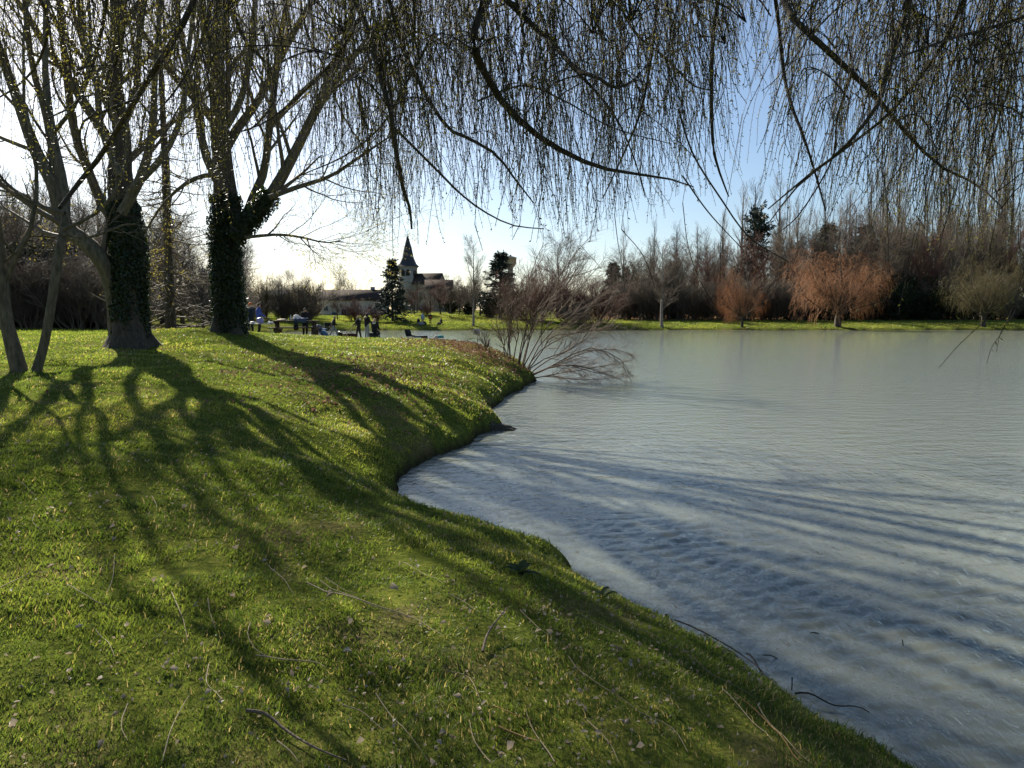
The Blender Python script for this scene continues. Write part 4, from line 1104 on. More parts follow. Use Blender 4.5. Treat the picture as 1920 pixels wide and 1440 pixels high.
for _i, (_px, _top) in enumerate(((756, 530), (783, 526), (808, 532), (838, 530))):
    plant('round', 'village_tree', ('leftmost', 'second', 'third', 'rightmost')[_i] + ' brown bare village tree screening the church walls', 'tree', _px, 200 + 3 * _i, _top, 'bare trees before the church', var=_i, wide=1.25)
plant('round', 'bare_tree', 'brown bare tree before the village house gable', 'tree', 846, 141, 508, var=0, wide=1.0)
plant('bushred', 'bare_bush', 'pinkish bush under the leaning reddish tree', 'bush', 800, 136, 562, var=0, wide=1.2)
# -- behind everything a low far line of woods
dr = np.random.default_rng(99)
bg = Bag()
for i in range(260):
    px = dr.uniform(-700, 2700); Y = dr.uniform(280, 420); x = (px - 960) / FPX * Y; z = h1(x, Y) if Y < 390 else 3.0
    n = 34; hh = dr.uniform(7, 13); s_ = np.linspace(0, 1, 4)
    foot = np.array([x, Y, z - .5]) + np.stack([dr.normal(size=n) * .4, dr.normal(size=n) * .4, dr.uniform(0, hh * .45, n)], 1)
    tip = np.array([x, Y, z]) + np.stack([dr.normal(size=n) * 2.6, dr.normal(size=n) * 2.6, hh * dr.uniform(.45, 1, n)], 1)
    P = foot[:, None] * (1 - s_)[None, :, None] + tip[:, None] * s_[None, :, None] + dr.normal(size=(n, 4, 3)) * .25
    bg.tubes(P, np.repeat((.16 * (1 - .7 * s_))[None], n, 0), 3)
o = bg.build('distant_woods', M['twig_grey']); tag(o, 'low line of bare woods on the horizon', 'woods', kind='stuff')
# ------------------------------------------------------------------ buildings across the pond
M['render_cream'] = mat_basic('render_cream', (0.62, 0.57, 0.46), (0.50, 0.46, 0.37), 0.8, 0.9, 0.3, 12)
M['render_dull'] = mat_basic('render_dull', (0.26, 0.24, 0.20), (0.2, 0.18, 0.15), 0.8, 0.9, 0.3, 12)
M['stone_wall'] = mat_basic('stone_wall', (0.36, 0.335, 0.285), (0.25, 0.235, 0.20), 1.2, 0.9, 0.4, 8)
M['slate'] = mat_basic('slate', (0.05, 0.056, 0.068), (0.032, 0.036, 0.045), 2.5, 0.85, 0.4, 18)
M['tile_brown'] = mat_basic('tile_brown', (0.075, 0.058, 0.047), (0.05, 0.04, 0.034), 2.0, 0.95, 0.5, 14, spec=0.05)
M['dark_opening'] = mat_basic('dark_opening', (0.02, 0.02, 0.022), (0.012, 0.012, 0.013), 3, 0.4)
M['glass'] = mat_basic('glass', (0.03, 0.035, 0.04), (0.02, 0.022, 0.025), 2, 0.08, spec=0.6)
M['frame_white'] = mat_basic('frame_white', (0.6, 0.58, 0.54), (0.5, 0.48, 0.44), 5, 0.6)
M['concrete'] = mat_basic('concrete', (0.38, 0.35, 0.30), (0.3, 0.27, 0.24), 1.5, 0.9, 0.3, 9)
M['fence_blue'] = mat_basic('fence_blue', (0.055, 0.075, 0.10), (0.035, 0.05, 0.07), 4, 0.8)
def prism_roof(w, d, h, over=0.3):
    """gable roof, ridge along x, foot at z 0, with thickness"""
    w2 = w / 2 + over; d2 = d / 2 + over; tck = 0.18
    V = np.array([[-w2, -d2, 0], [w2, -d2, 0], [w2, 0, h], [-w2, 0, h], [-w2, d2, 0], [w2, d2, 0],
                  [-w2, -d2, tck], [w2, -d2, tck], [w2, 0, h + tck], [-w2, 0, h + tck], [-w2, d2, tck], [w2, d2, tck]])
    F = np.array([[0, 3, 2, 1], [3, 4, 5, 2], [6, 7, 8, 9], [9, 8, 11, 10], [0, 1, 7, 6], [5, 4, 10, 11], [0, 6, 9, 3], [3, 9, 10, 4], [1, 2, 8, 7], [2, 5, 11, 8]])
    return V, F
def gable_walls(w, d, h, rh):
    w2, d2 = w / 2, d / 2
    V = np.array([[-w2, -d2, -1], [w2, -d2, -1], [w2, d2, -1], [-w2, d2, -1], [-w2, -d2, h], [w2, -d2, h], [w2, d2, h], [-w2, d2, h], [-w2, 0, h + rh * .97], [w2, 0, h + rh * .97]])
    F4 = np.array([[0, 1, 5, 4], [2, 3, 7, 6], [1, 2, 6, 5], [3, 0, 4, 7]]); F3 = np.array([[5, 6, 9], [7, 4, 8]])
    return V, [F4, F3]
def window_part(parent, x, y, z, w, h, facing='-y', name='window', sill=True):
    b = Bag(); fw = 0.08
    for sx in (-1, 1): b.box((sx * (w / 2), 0, 0), (fw, 0.08, h))
    for sz in (-1, 1): b.box((0, 0.001, sz * (h / 2)), (w + fw, 0.082, fw))
    b.box((0, 0, 0), (fw * .6, 0.06, h - fw))
    rz = 0 if facing == '-y' else (-math.pi / 2 if facing == '-x' else math.pi / 2)
    o = link(name, b.mesh(name, M['frame_white']), parent, (x, y, z), rz)
    g = Bag(); g.box((0, 0.01, 0), (w - 0.01, 0.03, h - 0.01)); g.build('pane', M['glass'], o)
    if sill:
        s = Bag(); s.box((0, -0.05, -h / 2 - 0.09), (w + 0.3, 0.2, 0.07)); s.build('sill', M['stone_wall'], o)
    return o
# long house / barn
p = at(661, 604, 150); w = 12.6
t = thing('long_house', 'long cream-walled house with brown tiled roof beyond the far bank', 'house', (p[0], 153, p[2] - 0.1), -0.05)
V, Fs = gable_walls(w, 6.5, 4.4, 2.1); link('wall', new_mesh('wall', V, Fs, M['render_cream']), t)
V, F = prism_roof(w, 6.5, 2.1, 0.35); r_ = link('roof', new_mesh('roof', V, F, M['tile_brown']), t, (0, 0, 4.38))
b = Bag(); b.box((3.5, 0.6, 2.2), (0.8, 0.6, 1.3)); b.build('chimney', M['stone_wall'], r_)
for x, z, ww, hh in ((-5.1, 2.9, .9, 1.0), (-1.5, 2.0, 1.0, 1.2), (1.6, 2.0, 1.0, 1.2), (4.6, 2.0, 1.0, 1.2)):
    window_part(t, x, -3.29, z, ww, hh)
b = Bag(); b.box((0, 0, 1.0), (1.0, 0.1, 2.1)); d_ = b.build('door', M['fence_blue'], t, loc=(-3.4, -3.29, 0)); b = Bag(); b.box((0.35, -0.08, 1.0), (0.1, 0.06, 0.04)); b.build('handle', M['concrete'], d_)
b = Bag()
b.box((-6.0, -3.65, 0.9), (0.5, 0.35, 1.5)); b.build('meter_cabinet', M['frame_white'], t)
# boarded fence left of the house
p = at(590, 603, 148)
t = thing('board_fence', 'short dark blue board fence against the left end of the house', 'fence', (p[0], 149, p[2] - 0.1))
for i in range(13):
    b = Bag(); b.box((-1.25 + i * 0.2, 0, 0.85), (0.17, 0.03, 1.75 + 0.04 * math.sin(i * 3)))
    b.build('board', M['fence_blue'], t)
for z in (0.4, 1.3):
    b = Bag(); b.box((0, 0.05, z), (2.6, 0.05, 0.09)); b.build('rail', M['fence_blue'], t)
# church
p = at(763, 520, 250)
zc = h1(p[0], 250)
t = thing('church', 'village church with pale square belfry and slate spire above the trees', 'church', (p[0], 253, zc), math.radians(-14))
tw = 4.8; ztop = at(763, 499, 250)[2] - zc; apex = at(757, 438, 250)[2] - zc
b = Bag(); b.box((0, 0, ztop / 2 - 0.5), (tw, tw, ztop + 1)); tow = b.build('tower', M['stone_wall'], t)
b = Bag(); b.box((0, 0, ztop - 0.12), (tw + 0.4, tw + 0.4, 0.3)); b.build('cornice', M['stone_wall'], tow)
b = Bag(); b.box((0, 0, ztop - 5.2), (tw + 0.25, tw + 0.25, 0.25)); b.build('string_course', M['stone_wall'], tow)
for face in range(4):
    for sx in (-0.85, 0.85):
        b = Bag()
        n = 8; a = np.linspace(0, math.pi, n)
        hw = 0.45; zh = 1.7
        prof = [(-hw, -zh / 2), (hw, -zh / 2)] + [(hw * math.cos(q), zh / 2 + hw * 1.2 * math.sin(q)) for q in a]
        prof = np.array(prof)
        V = np.vstack([np.stack([prof[:, 0], np.full(len(prof), -0.06), prof[:, 1]], 1), [[0, -0.06, 0]]])
        F = np.array([[i, (i + 1) % len(prof), len(prof)] for i in range(len(prof))])
        b.add(V, F)
        for k in range(6):
            b.box((0, -0.12, -zh / 2 + 0.2 + k * 0.33), (hw * 1.8, 0.16, 0.06), np.array(Matrix.Rotation(0.6, 3, 'X')))
        for s_ in (-1, 1):
            b.box((s_ * (hw + 0.1), -0.06, 0), (0.18, 0.14, zh))
        o = b.build('louvre_window', M['dark_opening'], tow)
        rz = face * math.pi / 2
        o.location = (math.cos(rz) * sx + math.sin(rz) * (tw / 2 + .01), math.sin(rz) * sx - math.cos(rz) * (tw / 2 + .01), ztop - 2.3)
        o.rotation_euler = (0, 0, rz)
# broach spire: square skirt flaring into an octagonal needle
rings = [(ztop + 0.03, tw / 2 + 0.6, 1.0), (ztop + 1.0, tw / 2 - 0.1, 0.8), (ztop + 3.0, tw / 2 - 0.65, 0.5), (ztop + 6, 1.25, 0.4142), (apex, 0.03, 0.4142)]
V = []
for z, r_, c in rings:
    for sx, sy in ((1, -1), (1, 1), (-1, 1), (-1, -1)):
        if sx * sy < 0: V += [(sx * r_ * (1 if sy < 0 and sx > 0 else 1), sy * r_ * c, z) if False else (sx * r_ * c, sy * r_, z), (sx * r_, sy * r_ * c, z)]
        else: V += [(sx * r_, sy * r_ * c, z), (sx * r_ * c, sy * r_, z)]
V = np.array(V); idx = np.arange(len(V)).reshape(-1, 8)
F = np.stack([idx[:-1], np.roll(idx, -1, 1)[:-1], np.roll(idx, -1, 1)[1:], idx[1:]], -1).reshape(-1, 4)
s_ = link('spire', new_mesh('spire', V, F, M['slate']), t)
b = Bag(); b.tube([(0, 0, apex - .1), (0, 0, apex + 1.3)], [.05, .04], 6); b.box((0, 0, apex + .9), (.6, .07, .07)); b.build('cross', M['slate'], s_)
V, Fs = gable_walls(9, 7, 8.6, 3.6); link('nave_wall', new_mesh('nave_wall', V, Fs, M['render_dull']), t, (7.3, 0.3, 0))
V, F = prism_roof(9, 7, 3.6, .3); link('nave_roof', new_mesh('nave_roof', V, F, M['tile_brown']), t, (7.3, 0.3, 8.6))
for i in range(3):
    window_part(t, 4.4 + i * 2.8, -3.24, 4.6, 1.0, 2.4)
# gabled house right of the church
p = at(822, 560, 215)
zc = h1(p[0], 215)
rz_ = at(822, 525, 215)[2] - zc
t = thing('village_house', 'house with dark ridged roof right of the church', 'house', (p[0], 217, zc), 0.12)
V, Fs = gable_walls(7.5, 7, rz_ - 2.9, 2.9); link('wall', new_mesh('wall', V, Fs, M['render_dull']), t)
V, F = prism_roof(7.5, 7, 2.9, .35); r_ = link('roof', new_mesh('roof', V, F, M['tile_brown']), t, (0, 0, rz_ - 2.9))
b = Bag(); b.box((-2.6, 0.3, 2.7), (0.7, 0.5, 1.5)); b.build('chimney', M['stone_wall'], r_)
for x in (-2.2, 0, 2.2):
    window_part(t, x, -3.54, 3.0, 1.0, 1.4); window_part(t, x, -3.54, rz_ - 4.6, 1.0, 1.2)
# low garden house left of the long house
p = at(528, 596, 195); zc = h1(p[0], 195)
t = thing('village_house', 'low pale house half hidden by the yellowish willows', 'house', (p[0], 198, zc - .6), 0.1)
V, Fs = gable_walls(11, 7, 3.2, 2.6); link('wall', new_mesh('wall', V, Fs, M['render_cream']), t)
V, F = prism_roof(11, 7, 2.6, .35); link('roof', new_mesh('roof', V, F, M['slate']), t, (0, 0, 3.2))
for x in (-3.4, 0, 3.4): window_part(t, x, -3.54, 1.7, 1.1, 1.3)
# water tower behind the dark conifer
p = at(957, 500, 330); zc = h1(p[0], 330)
zt = at(957, 483, 330)[2] - zc; zb = at(957, 496, 330)[2] - zc
t = thing('water_tower', 'concrete water tower drum rising behind the dark conifer', 'water tower', (p[0], 330, zc))
b = Bag(); b.lathe([(1.5, -1), (1.2, zb - 2), (1.4, zb - 1.2), (2.4, zb)], sides=20); b.build('shaft', M['concrete'], t, True)
b = Bag(); b.lathe([(2.4, zb), (2.6, zb + .2), (2.6, zt - .3), (2.75, zt - .3), (2.75, zt), (2.6, zt + .1), (0.5, zt + .7), (0.4, zt + 1.2), (0.02, zt + 1.3)], sides=24); b.build('tank', M['concrete'], t)
# ------------------------------------------------------------------ people
def cloth(name, c, c2=None, rough=0.85): 
    return mat_basic(name, c, c2 or tuple(v * 0.7 for v in c), 14, rough, 0.4, 40)
M['skin'] = mat_basic('skin', (0.50, 0.32, 0.24), (0.44, 0.27, 0.20), 12, 0.55)
for n_, c_ in dict(black=(0.018, 0.018, 0.021), navy=(0.02, 0.026, 0.045), blue=(0.045, 0.085, 0.36), grey=(0.30, 0.31, 0.33), palegrey=(0.48, 0.48, 0.48), dark=(0.03, 0.028, 0.03), orange=(0.75, 0.16, 0.03), white=(0.72, 0.71, 0.68), paleblue=(0.42, 0.55, 0.66), brownhair=(0.10, 0.055, 0.03), fairhair=(0.50, 0.34, 0.16), blond=(0.62, 0.40, 0.20), shoe=(0.04, 0.035, 0.03), orangevest=(0.60, 0.17, 0.03), khaki=(0.10, 0.10, 0.05), blackhair=(0.02, 0.016, 0.013), denim=(0.07, 0.10, 0.17), lilac=(0.33, 0.28, 0.52), steel=(0.35, 0.36, 0.38), olive=(0.09, 0.10, 0.035), maroon=(0.08, 0.03, 0.028), teal=(0.10, 0.42, 0.42), chairblue=(0.08, 0.15, 0.28), fawn=(0.35, 0.27, 0.16)).items():
    M['c_' + n_] = cloth('cloth_' + n_, c_)
M['eye'] = mat_basic('eye', (0.02, 0.015, 0.01), None, 5, 0.2)
def capsule_vf(a, b, ra, rb, sides=12, squash=None):
    a = np.asarray(a, float); b = np.asarray(b, float)
    ax = b - a; L = np.linalg.norm(ax); ax = ax / (L + 1e-9)
    q = np.radians([-80, -50, -20, 0]); q2 = np.radians([0, 20, 50, 80])
    prof = [(ra * math.cos(x), ra * math.sin(x)) for x in q] + [(rb * math.cos(x), L + rb * math.sin(x)) for x in q2]
    ref = np.array([0, 1, 0]) if abs(ax[1]) < 0.9 else np.array([1, 0, 0])
    u = np.cross(ref, ax); u /= np.linalg.norm(u); v = np.cross(ax, u)
    an = np.arange(sides) * 2 * np.pi / sides
    sq = squash or (1, 1)
    V = [a + ax * h + u * (r * sq[0] * math.cos(t_)) + v * (r * sq[1] * math.sin(t_)) for r, h in prof for t_ in an]
    V = np.array(V); k = len(prof)
    idx = np.arange(k * sides).reshape(k, sides)
    F = [list(x) for x in np.stack([idx[:-1], np.roll(idx, -1, 1)[:-1], np.roll(idx, -1, 1)[1:], idx[1:]], -1).reshape(-1, 4)]
    F.append(list(idx[0][::-1])); F.append(list(idx[-1]))
    return V, F
def ik(a, b, l1, l2, bend):
    """middle joint between a and b"""
    a = np.asarray(a, float); b = np.asarray(b, float); d = b - a; L = min(np.linalg.norm(d), (l1 + l2) * 0.995)
    dn = d / (np.linalg.norm(d) + 1e-9)
    x = (l1 * l1 - l2 * l2 + L * L) / (2 * L); hgt = math.sqrt(max(l1 * l1 - x * x, 0))
    bend = np.asarray(bend, float); bend = bend - (bend @ dn) * dn; bend /= np.linalg.norm(bend) + 1e-9
    return a + dn * x + bend * hgt
def person(label, loc, H, rotz, top, legs, hair, pose=None, hat=None, hood=None, group=None, bulk=1.18, long_hair=False):
    """a figure facing local -Y; pose overrides joints given for a 1.75 m body"""
    J = dict(hip=(0, 0, 0.95), chest=(0, 0, 1.30), neck=(0, 0, 1.48), head=(0, -0.02, 1.63), foot_l=(0.10, 0.03, 0.07), foot_r=(-0.10, 0.0, 0.07), hand_l=(0.27, -0.05, 0.84), hand_r=(-0.27, -0.05, 0.84), toe=(0, -0.17, -0.03), kneebend=(0, -1, 0))
    J.update(pose or {})
    J = {k: np.array(v, float) for k, v in J.items()}
    side = np.array([1.0, 0, 0])
    sh = {s: J['neck'] * 0.75 + J['chest'] * 0.25 + side * 0.175 * g for s, g in (('l', 1), ('r', -1))}
    caps = []
    hip = J['hip']
    B = bulk
    caps.append((hip - side * 0.06, hip + side * 0.06, 0.125, 0.125, 'legs', (1, .85)))
    caps.append((hip + (0, 0, .04), J['chest'], 0.15 * B, 0.165 * B, 'top', (1.0, .78)))
    caps.append((J['chest'], J['neck'] - (0, 0, .06), 0.165 * B, 0.115 * B, 'top', (1.0, .8)))
    caps.append((sh['l'], sh['r'], 0.075 * B, 0.075 * B, 'top', (1, 1)))
    caps.append((J['neck'] - (0, 0, .05), J['head'] - (0, -.01, .04), 0.058, 0.055, 'skin', (1, 1)))
    hd = J['head']
    caps.append((hd - (0, .01, .045), hd + (0, .015, .025), 0.078, 0.095, 'skin', (.9, 1.05)))
    caps.append((hd + (0, -.088, .0), hd + (0, -.108, -.03), 0.012, 0.018, 'skin', (1, 1)))       # nose
    for g in (-1, 1):
        caps.append((hd + (g * .083, .005, .015), hd + (g * .086, .01, -.025), 0.014, 0.012, 'skin', (1, 1)))   # ears
    hands = []
    for s, g in (('l', 1), ('r', -1)):
        hp = hip + side * 0.095 * g; ft = J['foot_' + s]
        kn = ik(hp, ft, 0.44, 0.43, J['kneebend'])
        caps.append((hp, kn, 0.10, 0.078, 'legs', (1, 1))); caps.append((kn, ft + (0, 0, .02), 0.076, 0.062, 'legs', (1, 1)))
        caps.append((ft + (0, .04, -.02), ft + J['toe'], 0.047, 0.038, 'shoe', (1, 1)))
        ha = J['hand_' + s]
        el = ik(sh[s], ha, 0.29, 0.26, (0.35 * g, 0.9, -0.5))
        caps.append((sh[s], el, 0.066 * B, 0.056 * B, 'top', (1, 1))); caps.append((el, ha, 0.055 * B, 0.042 * B, 'top', (1, 1)))
        d = ha - el; d /= np.linalg.norm(d)
        caps.append((ha, ha + d * 0.085, 0.032, 0.036, 'skin', (1, .6)))
        hands.append((ha + d * 0.085, d, g))
    verts = []; faces = []; n = 0
    for a, b, ra, rb, tg, sq in caps:
        V, F = capsule_vf(a, b, ra, rb, 12, sq)
        verts.append(V); faces += [[i + n for i in f] for f in F]; n += len(V)
    me = bpy.data.meshes.new('tmp'); me.from_pydata(np.concatenate(verts).tolist(), [], faces); me.update()
    ob = bpy.data.objects.new('tmp', me); COL.objects.link(ob)
    md = ob.modifiers.new('r', 'REMESH'); md.mode = 'VOXEL'; md.voxel_size = 0.017; md.use_smooth_shade = True
    sm = ob.modifiers.new('s', 'SMOOTH'); sm.iterations = 3; sm.factor = 0.5
    dg = bpy.context.evaluated_depsgraph_get()
    ev = ob.evaluated_get(dg)
    m2 = bpy.data.meshes.new_from_object(ev)
    bpy.data.objects.remove(ob); bpy.data.meshes.remove(me)
    nv = len(m2.vertices); co = np.empty(nv * 3, np.float32); m2.vertices.foreach_get('co', co); co = co.reshape(-1, 3)
    nf = len(m2.polygons); fc = np.array([list(p.vertices) for p in m2.polygons if len(p.vertices) == 4])
    bpy.data.meshes.remove(m2)
    ctr = co[fc].mean(1)
    best = np.full(len(ctr), 1e9); lab = np.zeros(len(ctr), int)
    tags = ['skin', 'top', 'legs', 'shoe']
    for a, b, ra, rb, tg, sq in caps:
        a = np.asarray(a, float); d = np.asarray(b, float) - a
        t_ = np.clip(((ctr - a) @ d) / (d @ d), 0, 1)
        dist = np.linalg.norm(ctr - a - t_[:, None] * d, axis=1) - (ra + (rb - ra) * t_)
        w = dist < best; best[w] = dist[w]; lab[w] = tags.index(tg)
    # fingers
    fb = Bag()
    for tip, d, g in hands:
        sd_ = np.cross(d, (0, 0, 1.0)) if abs(d[2]) < 0.8 else np.array([0, 1.0, 0]); sd_ /= np.linalg.norm(sd_)
        nrm = np.cross(sd_, d)
        for i, ln in enumerate((0.065, 0.078, 0.072, 0.055)):
            o_ = tip + sd_ * (i - 1.5) * 0.019
            fb.cap([o_ - d * .01, o_ + d * ln * .5 - nrm * .008, o_ + d * ln * .85 - nrm * .03], [.0095, .009, .007], 5)
        o_ = tip - d * 0.05 + sd_ * 0.035
        fb.cap([o_ - sd_ * .01, o_ + sd_ * .02 + d * .03, o_ + sd_ * .022 + d * .06 - nrm * .01], [.012, .011, .008], 5)
    FV = np.concatenate(fb.V); f4 = np.concatenate([f for f in fb.F if f.shape[1] == 4]); f3 = np.concatenate([f for f in fb.F if f.shape[1] == 3])
    V = np.concatenate([co, FV]); k = H / 1.75
    fm = np.concatenate([lab, np.zeros(len(f4) + len(f3), int)])
    mesh = new_mesh('body', V * k, [np.concatenate([fc, f4 + nv]), f3 + nv], [M['skin'], M['c_' + top], M['c_' + legs], M['c_shoe']], None, True, fm)
    o = link('person', mesh, None, loc, rotz)
    tag(o, label, 'person', group)
    # hair, hat, hood, eyes
    def shell(c, rx, ry, rz, zcut, name, m, front=None):
        n_, k_ = 14, 8
        ph = np.linspace(0, math.pi * 0.5 + zcut, k_); an = np.arange(n_) * 2 * np.pi / n_
        VV = np.array([[c[0] + rx * math.sin(p_) * math.cos(a_), c[1] + ry * math.sin(p_) * math.sin(a_), c[2] + rz * math.cos(p_)] for p_ in ph for a_ in an])
        if front is not None:        # lift the shell off the face
            fr = (VV[:, 1] - c[1]) < -ry * 0.35
            VV[fr, 2] = np.maximum(VV[fr, 2], c[2] + front)
        ix = np.arange(len(VV)).reshape(k_, n_)
        FF = np.stack([ix[:-1], np.roll(ix, -1, 1)[:-1], np.roll(ix, -1, 1)[1:], ix[1:]], -1).reshape(-1, 4)
        return link(name, new_mesh(name, VV * k, FF, m, None, True), o)
    hc = hd + (0, .012, .005)
    if hair:
        shell(hc, .098, .112, .122, 0.95 if long_hair else 0.45, 'hair', M['c_' + hair], 0.045)
        if long_hair:
            b_ = Bag(); b_.cap([hc + (0, .07, 0), hc + (0, .10, -.12), hc + (0, .11, -.26)], [.09, .085, .05], 10); x_ = b_.mesh('hair_length', M['c_' + hair], True); x_.transform(Matrix.Scale(k, 4)); link('hair_length', x_, o)
    if hat:
        kind, colr = hat
        h_ = shell(hc + (0, 0, .012), .108, .122, .125, 0.02, 'hat', M['c_' + colr], 0.03)
        if kind == 'cap':
            b_ = Bag(); b_.box(hc + (0, -.145, .045), (.15, .10, .012)); x_ = b_.mesh('peak', M['c_' + colr]); x_.transform(Matrix.Scale(k, 4)); link('peak', x_, h_)
    if hood:
        b_ = Bag(); nk = J['neck']
        b_.cap([nk + (-.10, .02, .0), nk + (-.07, .11, -.03), nk + (0, .15, -.06), nk + (.07, .11, -.03), nk + (.10, .02, .0)], [.035, .055, .065, .055, .035], 8)
        x_ = b_.mesh('hood', M['c_' + hood], True); x_.transform(Matrix.Scale(k, 4)); link('hood', x_, o)
    for g in (-1, 1):
        b_ = Bag(); c_ = hd + (g * .033, -.083, .012); b_.cap([c_ + (0, .01, 0), c_ + (0, -.006, 0)], [.012, .008], 6); x_ = b_.mesh('eye', M['eye'], True); x_.transform(Matrix.Scale(k, 4)); link('eye', x_, o)
    return o
def stand(px, Y, top):
    p = gat(px, Y); return p, at(px, top, Y)[2] - p[2]
PI = math.pi
p, H = stand(472, 42.2, 567.5)
person('person in dark jacket and orange woolly hat behind the folding table', p, H, -2.3, 'navy', 'dark', None, dict(hand_l=(.2, -.3, 1.0), hand_r=(-.2, -.28, 1.0)), hat=('beanie', 'orange'))
p, H = stand(487, 41.2, 569)
person('person in bright blue jacket standing beside the orange hat', p, H, 1.9, 'blue', 'dark', 'brownhair', dict(hand_l=(.2, -.32, 1.02), hand_r=(-.2, -.30, 1.0)), bulk=1.25)
p, H = stand(456.5, 40.5, 576)
person('person in black half hidden behind the ivy trunk', p, H, 0.5, 'black', 'dark', 'blackhair')
p, H = stand(573, 39.6, 577)
person('person in black jacket and black cap behind the wooden picnic table', p, H, 0.5, 'black', 'black', 'blackhair', dict(chest=(0, -.06, 1.28), neck=(0, -.1, 1.46), head=(0, -.15, 1.60), hand_l=(.2, -.4, 1.0), hand_r=(-.2, -.38, 1.0)), hat=('cap', 'black'), hood='fawn')
p, H = stand(626, 42, 592)
person('child in dark jacket and grey trousers striding past the green chair', p, H, PI / 2 + .2, 'black', 'grey', 'fairhair', dict(hip=(0, 0, .92), foot_l=(.09, -.34, .08), foot_r=(-.09, .34, .10), hand_l=(.24, .22, .92), hand_r=(-.24, -.30, 1.0), chest=(0, -.05, 1.28), neck=(0, -.08, 1.46), head=(0, -.12, 1.61)))
p, H = stand(673.5, 46, 592)
ps = p
person('child in black top and dark trousers holding a long net pole', p, H, -PI / 2 - .3, 'black', 'dark', 'fairhair', dict(foot_l=(.1, -.14, .07), foot_r=(-.1, .14, .07), hand_l=(.22, -.36, 1.05), hand_r=(-.2, -.40, 1.0)), hood='grey')
p, H = stand(688.5, 45.6, 587)
person('person in black jacket, black cap and pale grey trousers, middle of the shore group', p, H, PI - .6, 'black', 'palegrey', 'blackhair', dict(hand_l=(.18, -.34, 1.1), hand_r=(-.18, -.34, 1.1), head=(0, -.06, 1.61)), hat=('cap', 'black'), hood='fawn')
p, H = stand(703, 45, 591)
zseat = 0.40
k_ = 1.35 / 1.75
psit = p
person('fair-haired person in black jacket with white hood sitting on a dark box', p + np.array([0, 0, 0]), 1.62, PI - .25, 'black', 'dark', 'blond', dict(hip=(0, .02, .55), chest=(0, -.02, .92), neck=(0, -.03, 1.10), head=(0, -.06, 1.26), foot_l=(.13, -.42, .07), foot_r=(-.13, -.40, .07), hand_l=(.18, -.35, .68), hand_r=(-.18, -.35, .68)), hood='white', long_hair=True, bulk=1.25)
# far bank anglers
p, H = stand(793, 121.8, 587)
person('far angler in pale blue top standing on the opposite bank', p, H, PI - .2, 'paleblue', 'fawn', 'brownhair', hat=('cap', 'palegrey'))
p, H = stand(807.5, 121.2, 587)
person('far angler in black and orange standing on the opposite bank', p, H, PI + .3, 'black', 'black', 'blackhair', None)
pv = p; Hv = H
p = gat(785, 119.8)
person('far angler in dark top and white hat crouching at the opposite bank', p, 1.72, .3, 'black', 'fawn', 'brownhair', dict(hip=(0, .12, .42), chest=(0, -.06, .74), neck=(0, -.14, .92), head=(0, -.18, 1.07), foot_l=(.16, -.10, .07), foot_r=(-.16, -.06, .07), hand_l=(.16, -.42, .50), hand_r=(-.16, -.42, .5)), hat=('cap', 'white'))
p = gat(828, 121)
person('far angler in dark clothes seated low beside the bags on the opposite bank', p, 1.7, -.6, 'khaki', 'dark', 'blackhair', dict(hip=(0, .12, .32), chest=(0, .02, .66), neck=(0, -.02, .84), head=(0, -.05, .99), foot_l=(.14, -.45, .07), foot_r=(-.14, -.45, .07), hand_l=(.16, -.3, .45), hand_r=(-.16, -.3, .45)))
b = Bag(); b.tube([(0, 0, .56 * Hv), (0, 0, .62 * Hv), (0, 0, .68 * Hv)], [.21, .215, .20], 12)
w_ = b.build('vest_band', M['c_orangevest'], None, True); w_.parent = [o for o in bpy.data.objects if o.get('label', '').startswith('far angler in black and orange')][0]
w_.scale = (1, .72, 1)

# ------------------------------------------------------------------ picnic furniture and fishing gear
M['wood_dark'] = mat_basic('wood_dark', (0.10, 0.065, 0.042), (0.05, 0.034, 0.024), 5, 0.75, 0.5, 20, stretch=(1, 6, 6))
M['plastic_white'] = mat_basic('plastic_white', (0.75, 0.75, 0.74), (0.62, 0.62, 0.62), 6, 0.35, 0.8, 9, trans=0.3)
M['plastic_lilac'] = mat_basic('plastic_lilac', (0.45, 0.42, 0.66), (0.30, 0.27, 0.5), 8, 0.35, 0.8, 9, trans=0.2)
M['bottle_glass'] = mat_basic('bottle_glass', (0.35, 0.40, 0.36), (0.28, 0.33, 0.3), 5, 0.1, trans=0.4, spec=0.6)
M['bottle_dark'] = mat_basic('bottle_dark', (0.02, 0.03, 0.015), None, 5, 0.1, spec=0.6)
M['metal'] = mat_basic('metal', (0.45, 0.46, 0.47), (0.3, 0.3, 0.32), 8, 0.35, metallic=0.8)
M['black_plastic'] = mat_basic('black_plastic', (0.02, 0.02, 0.022), (0.012, 0.012, 0.012), 8, 0.5)
M['food'] = mat_basic('food', (0.62, 0.55, 0.40), (0.45, 0.36, 0.2), 20, 0.7, 0.5, 30)
M['paper_sign'] = mat_basic('paper_sign', (0.62, 0.61, 0.58), (0.50, 0.49, 0.47), 14, 0.7)
M['sign_ink'] = mat_basic('sign_ink', (0.20, 0.20, 0.21), (0.3, 0.3, 0.3), 60, 0.7)
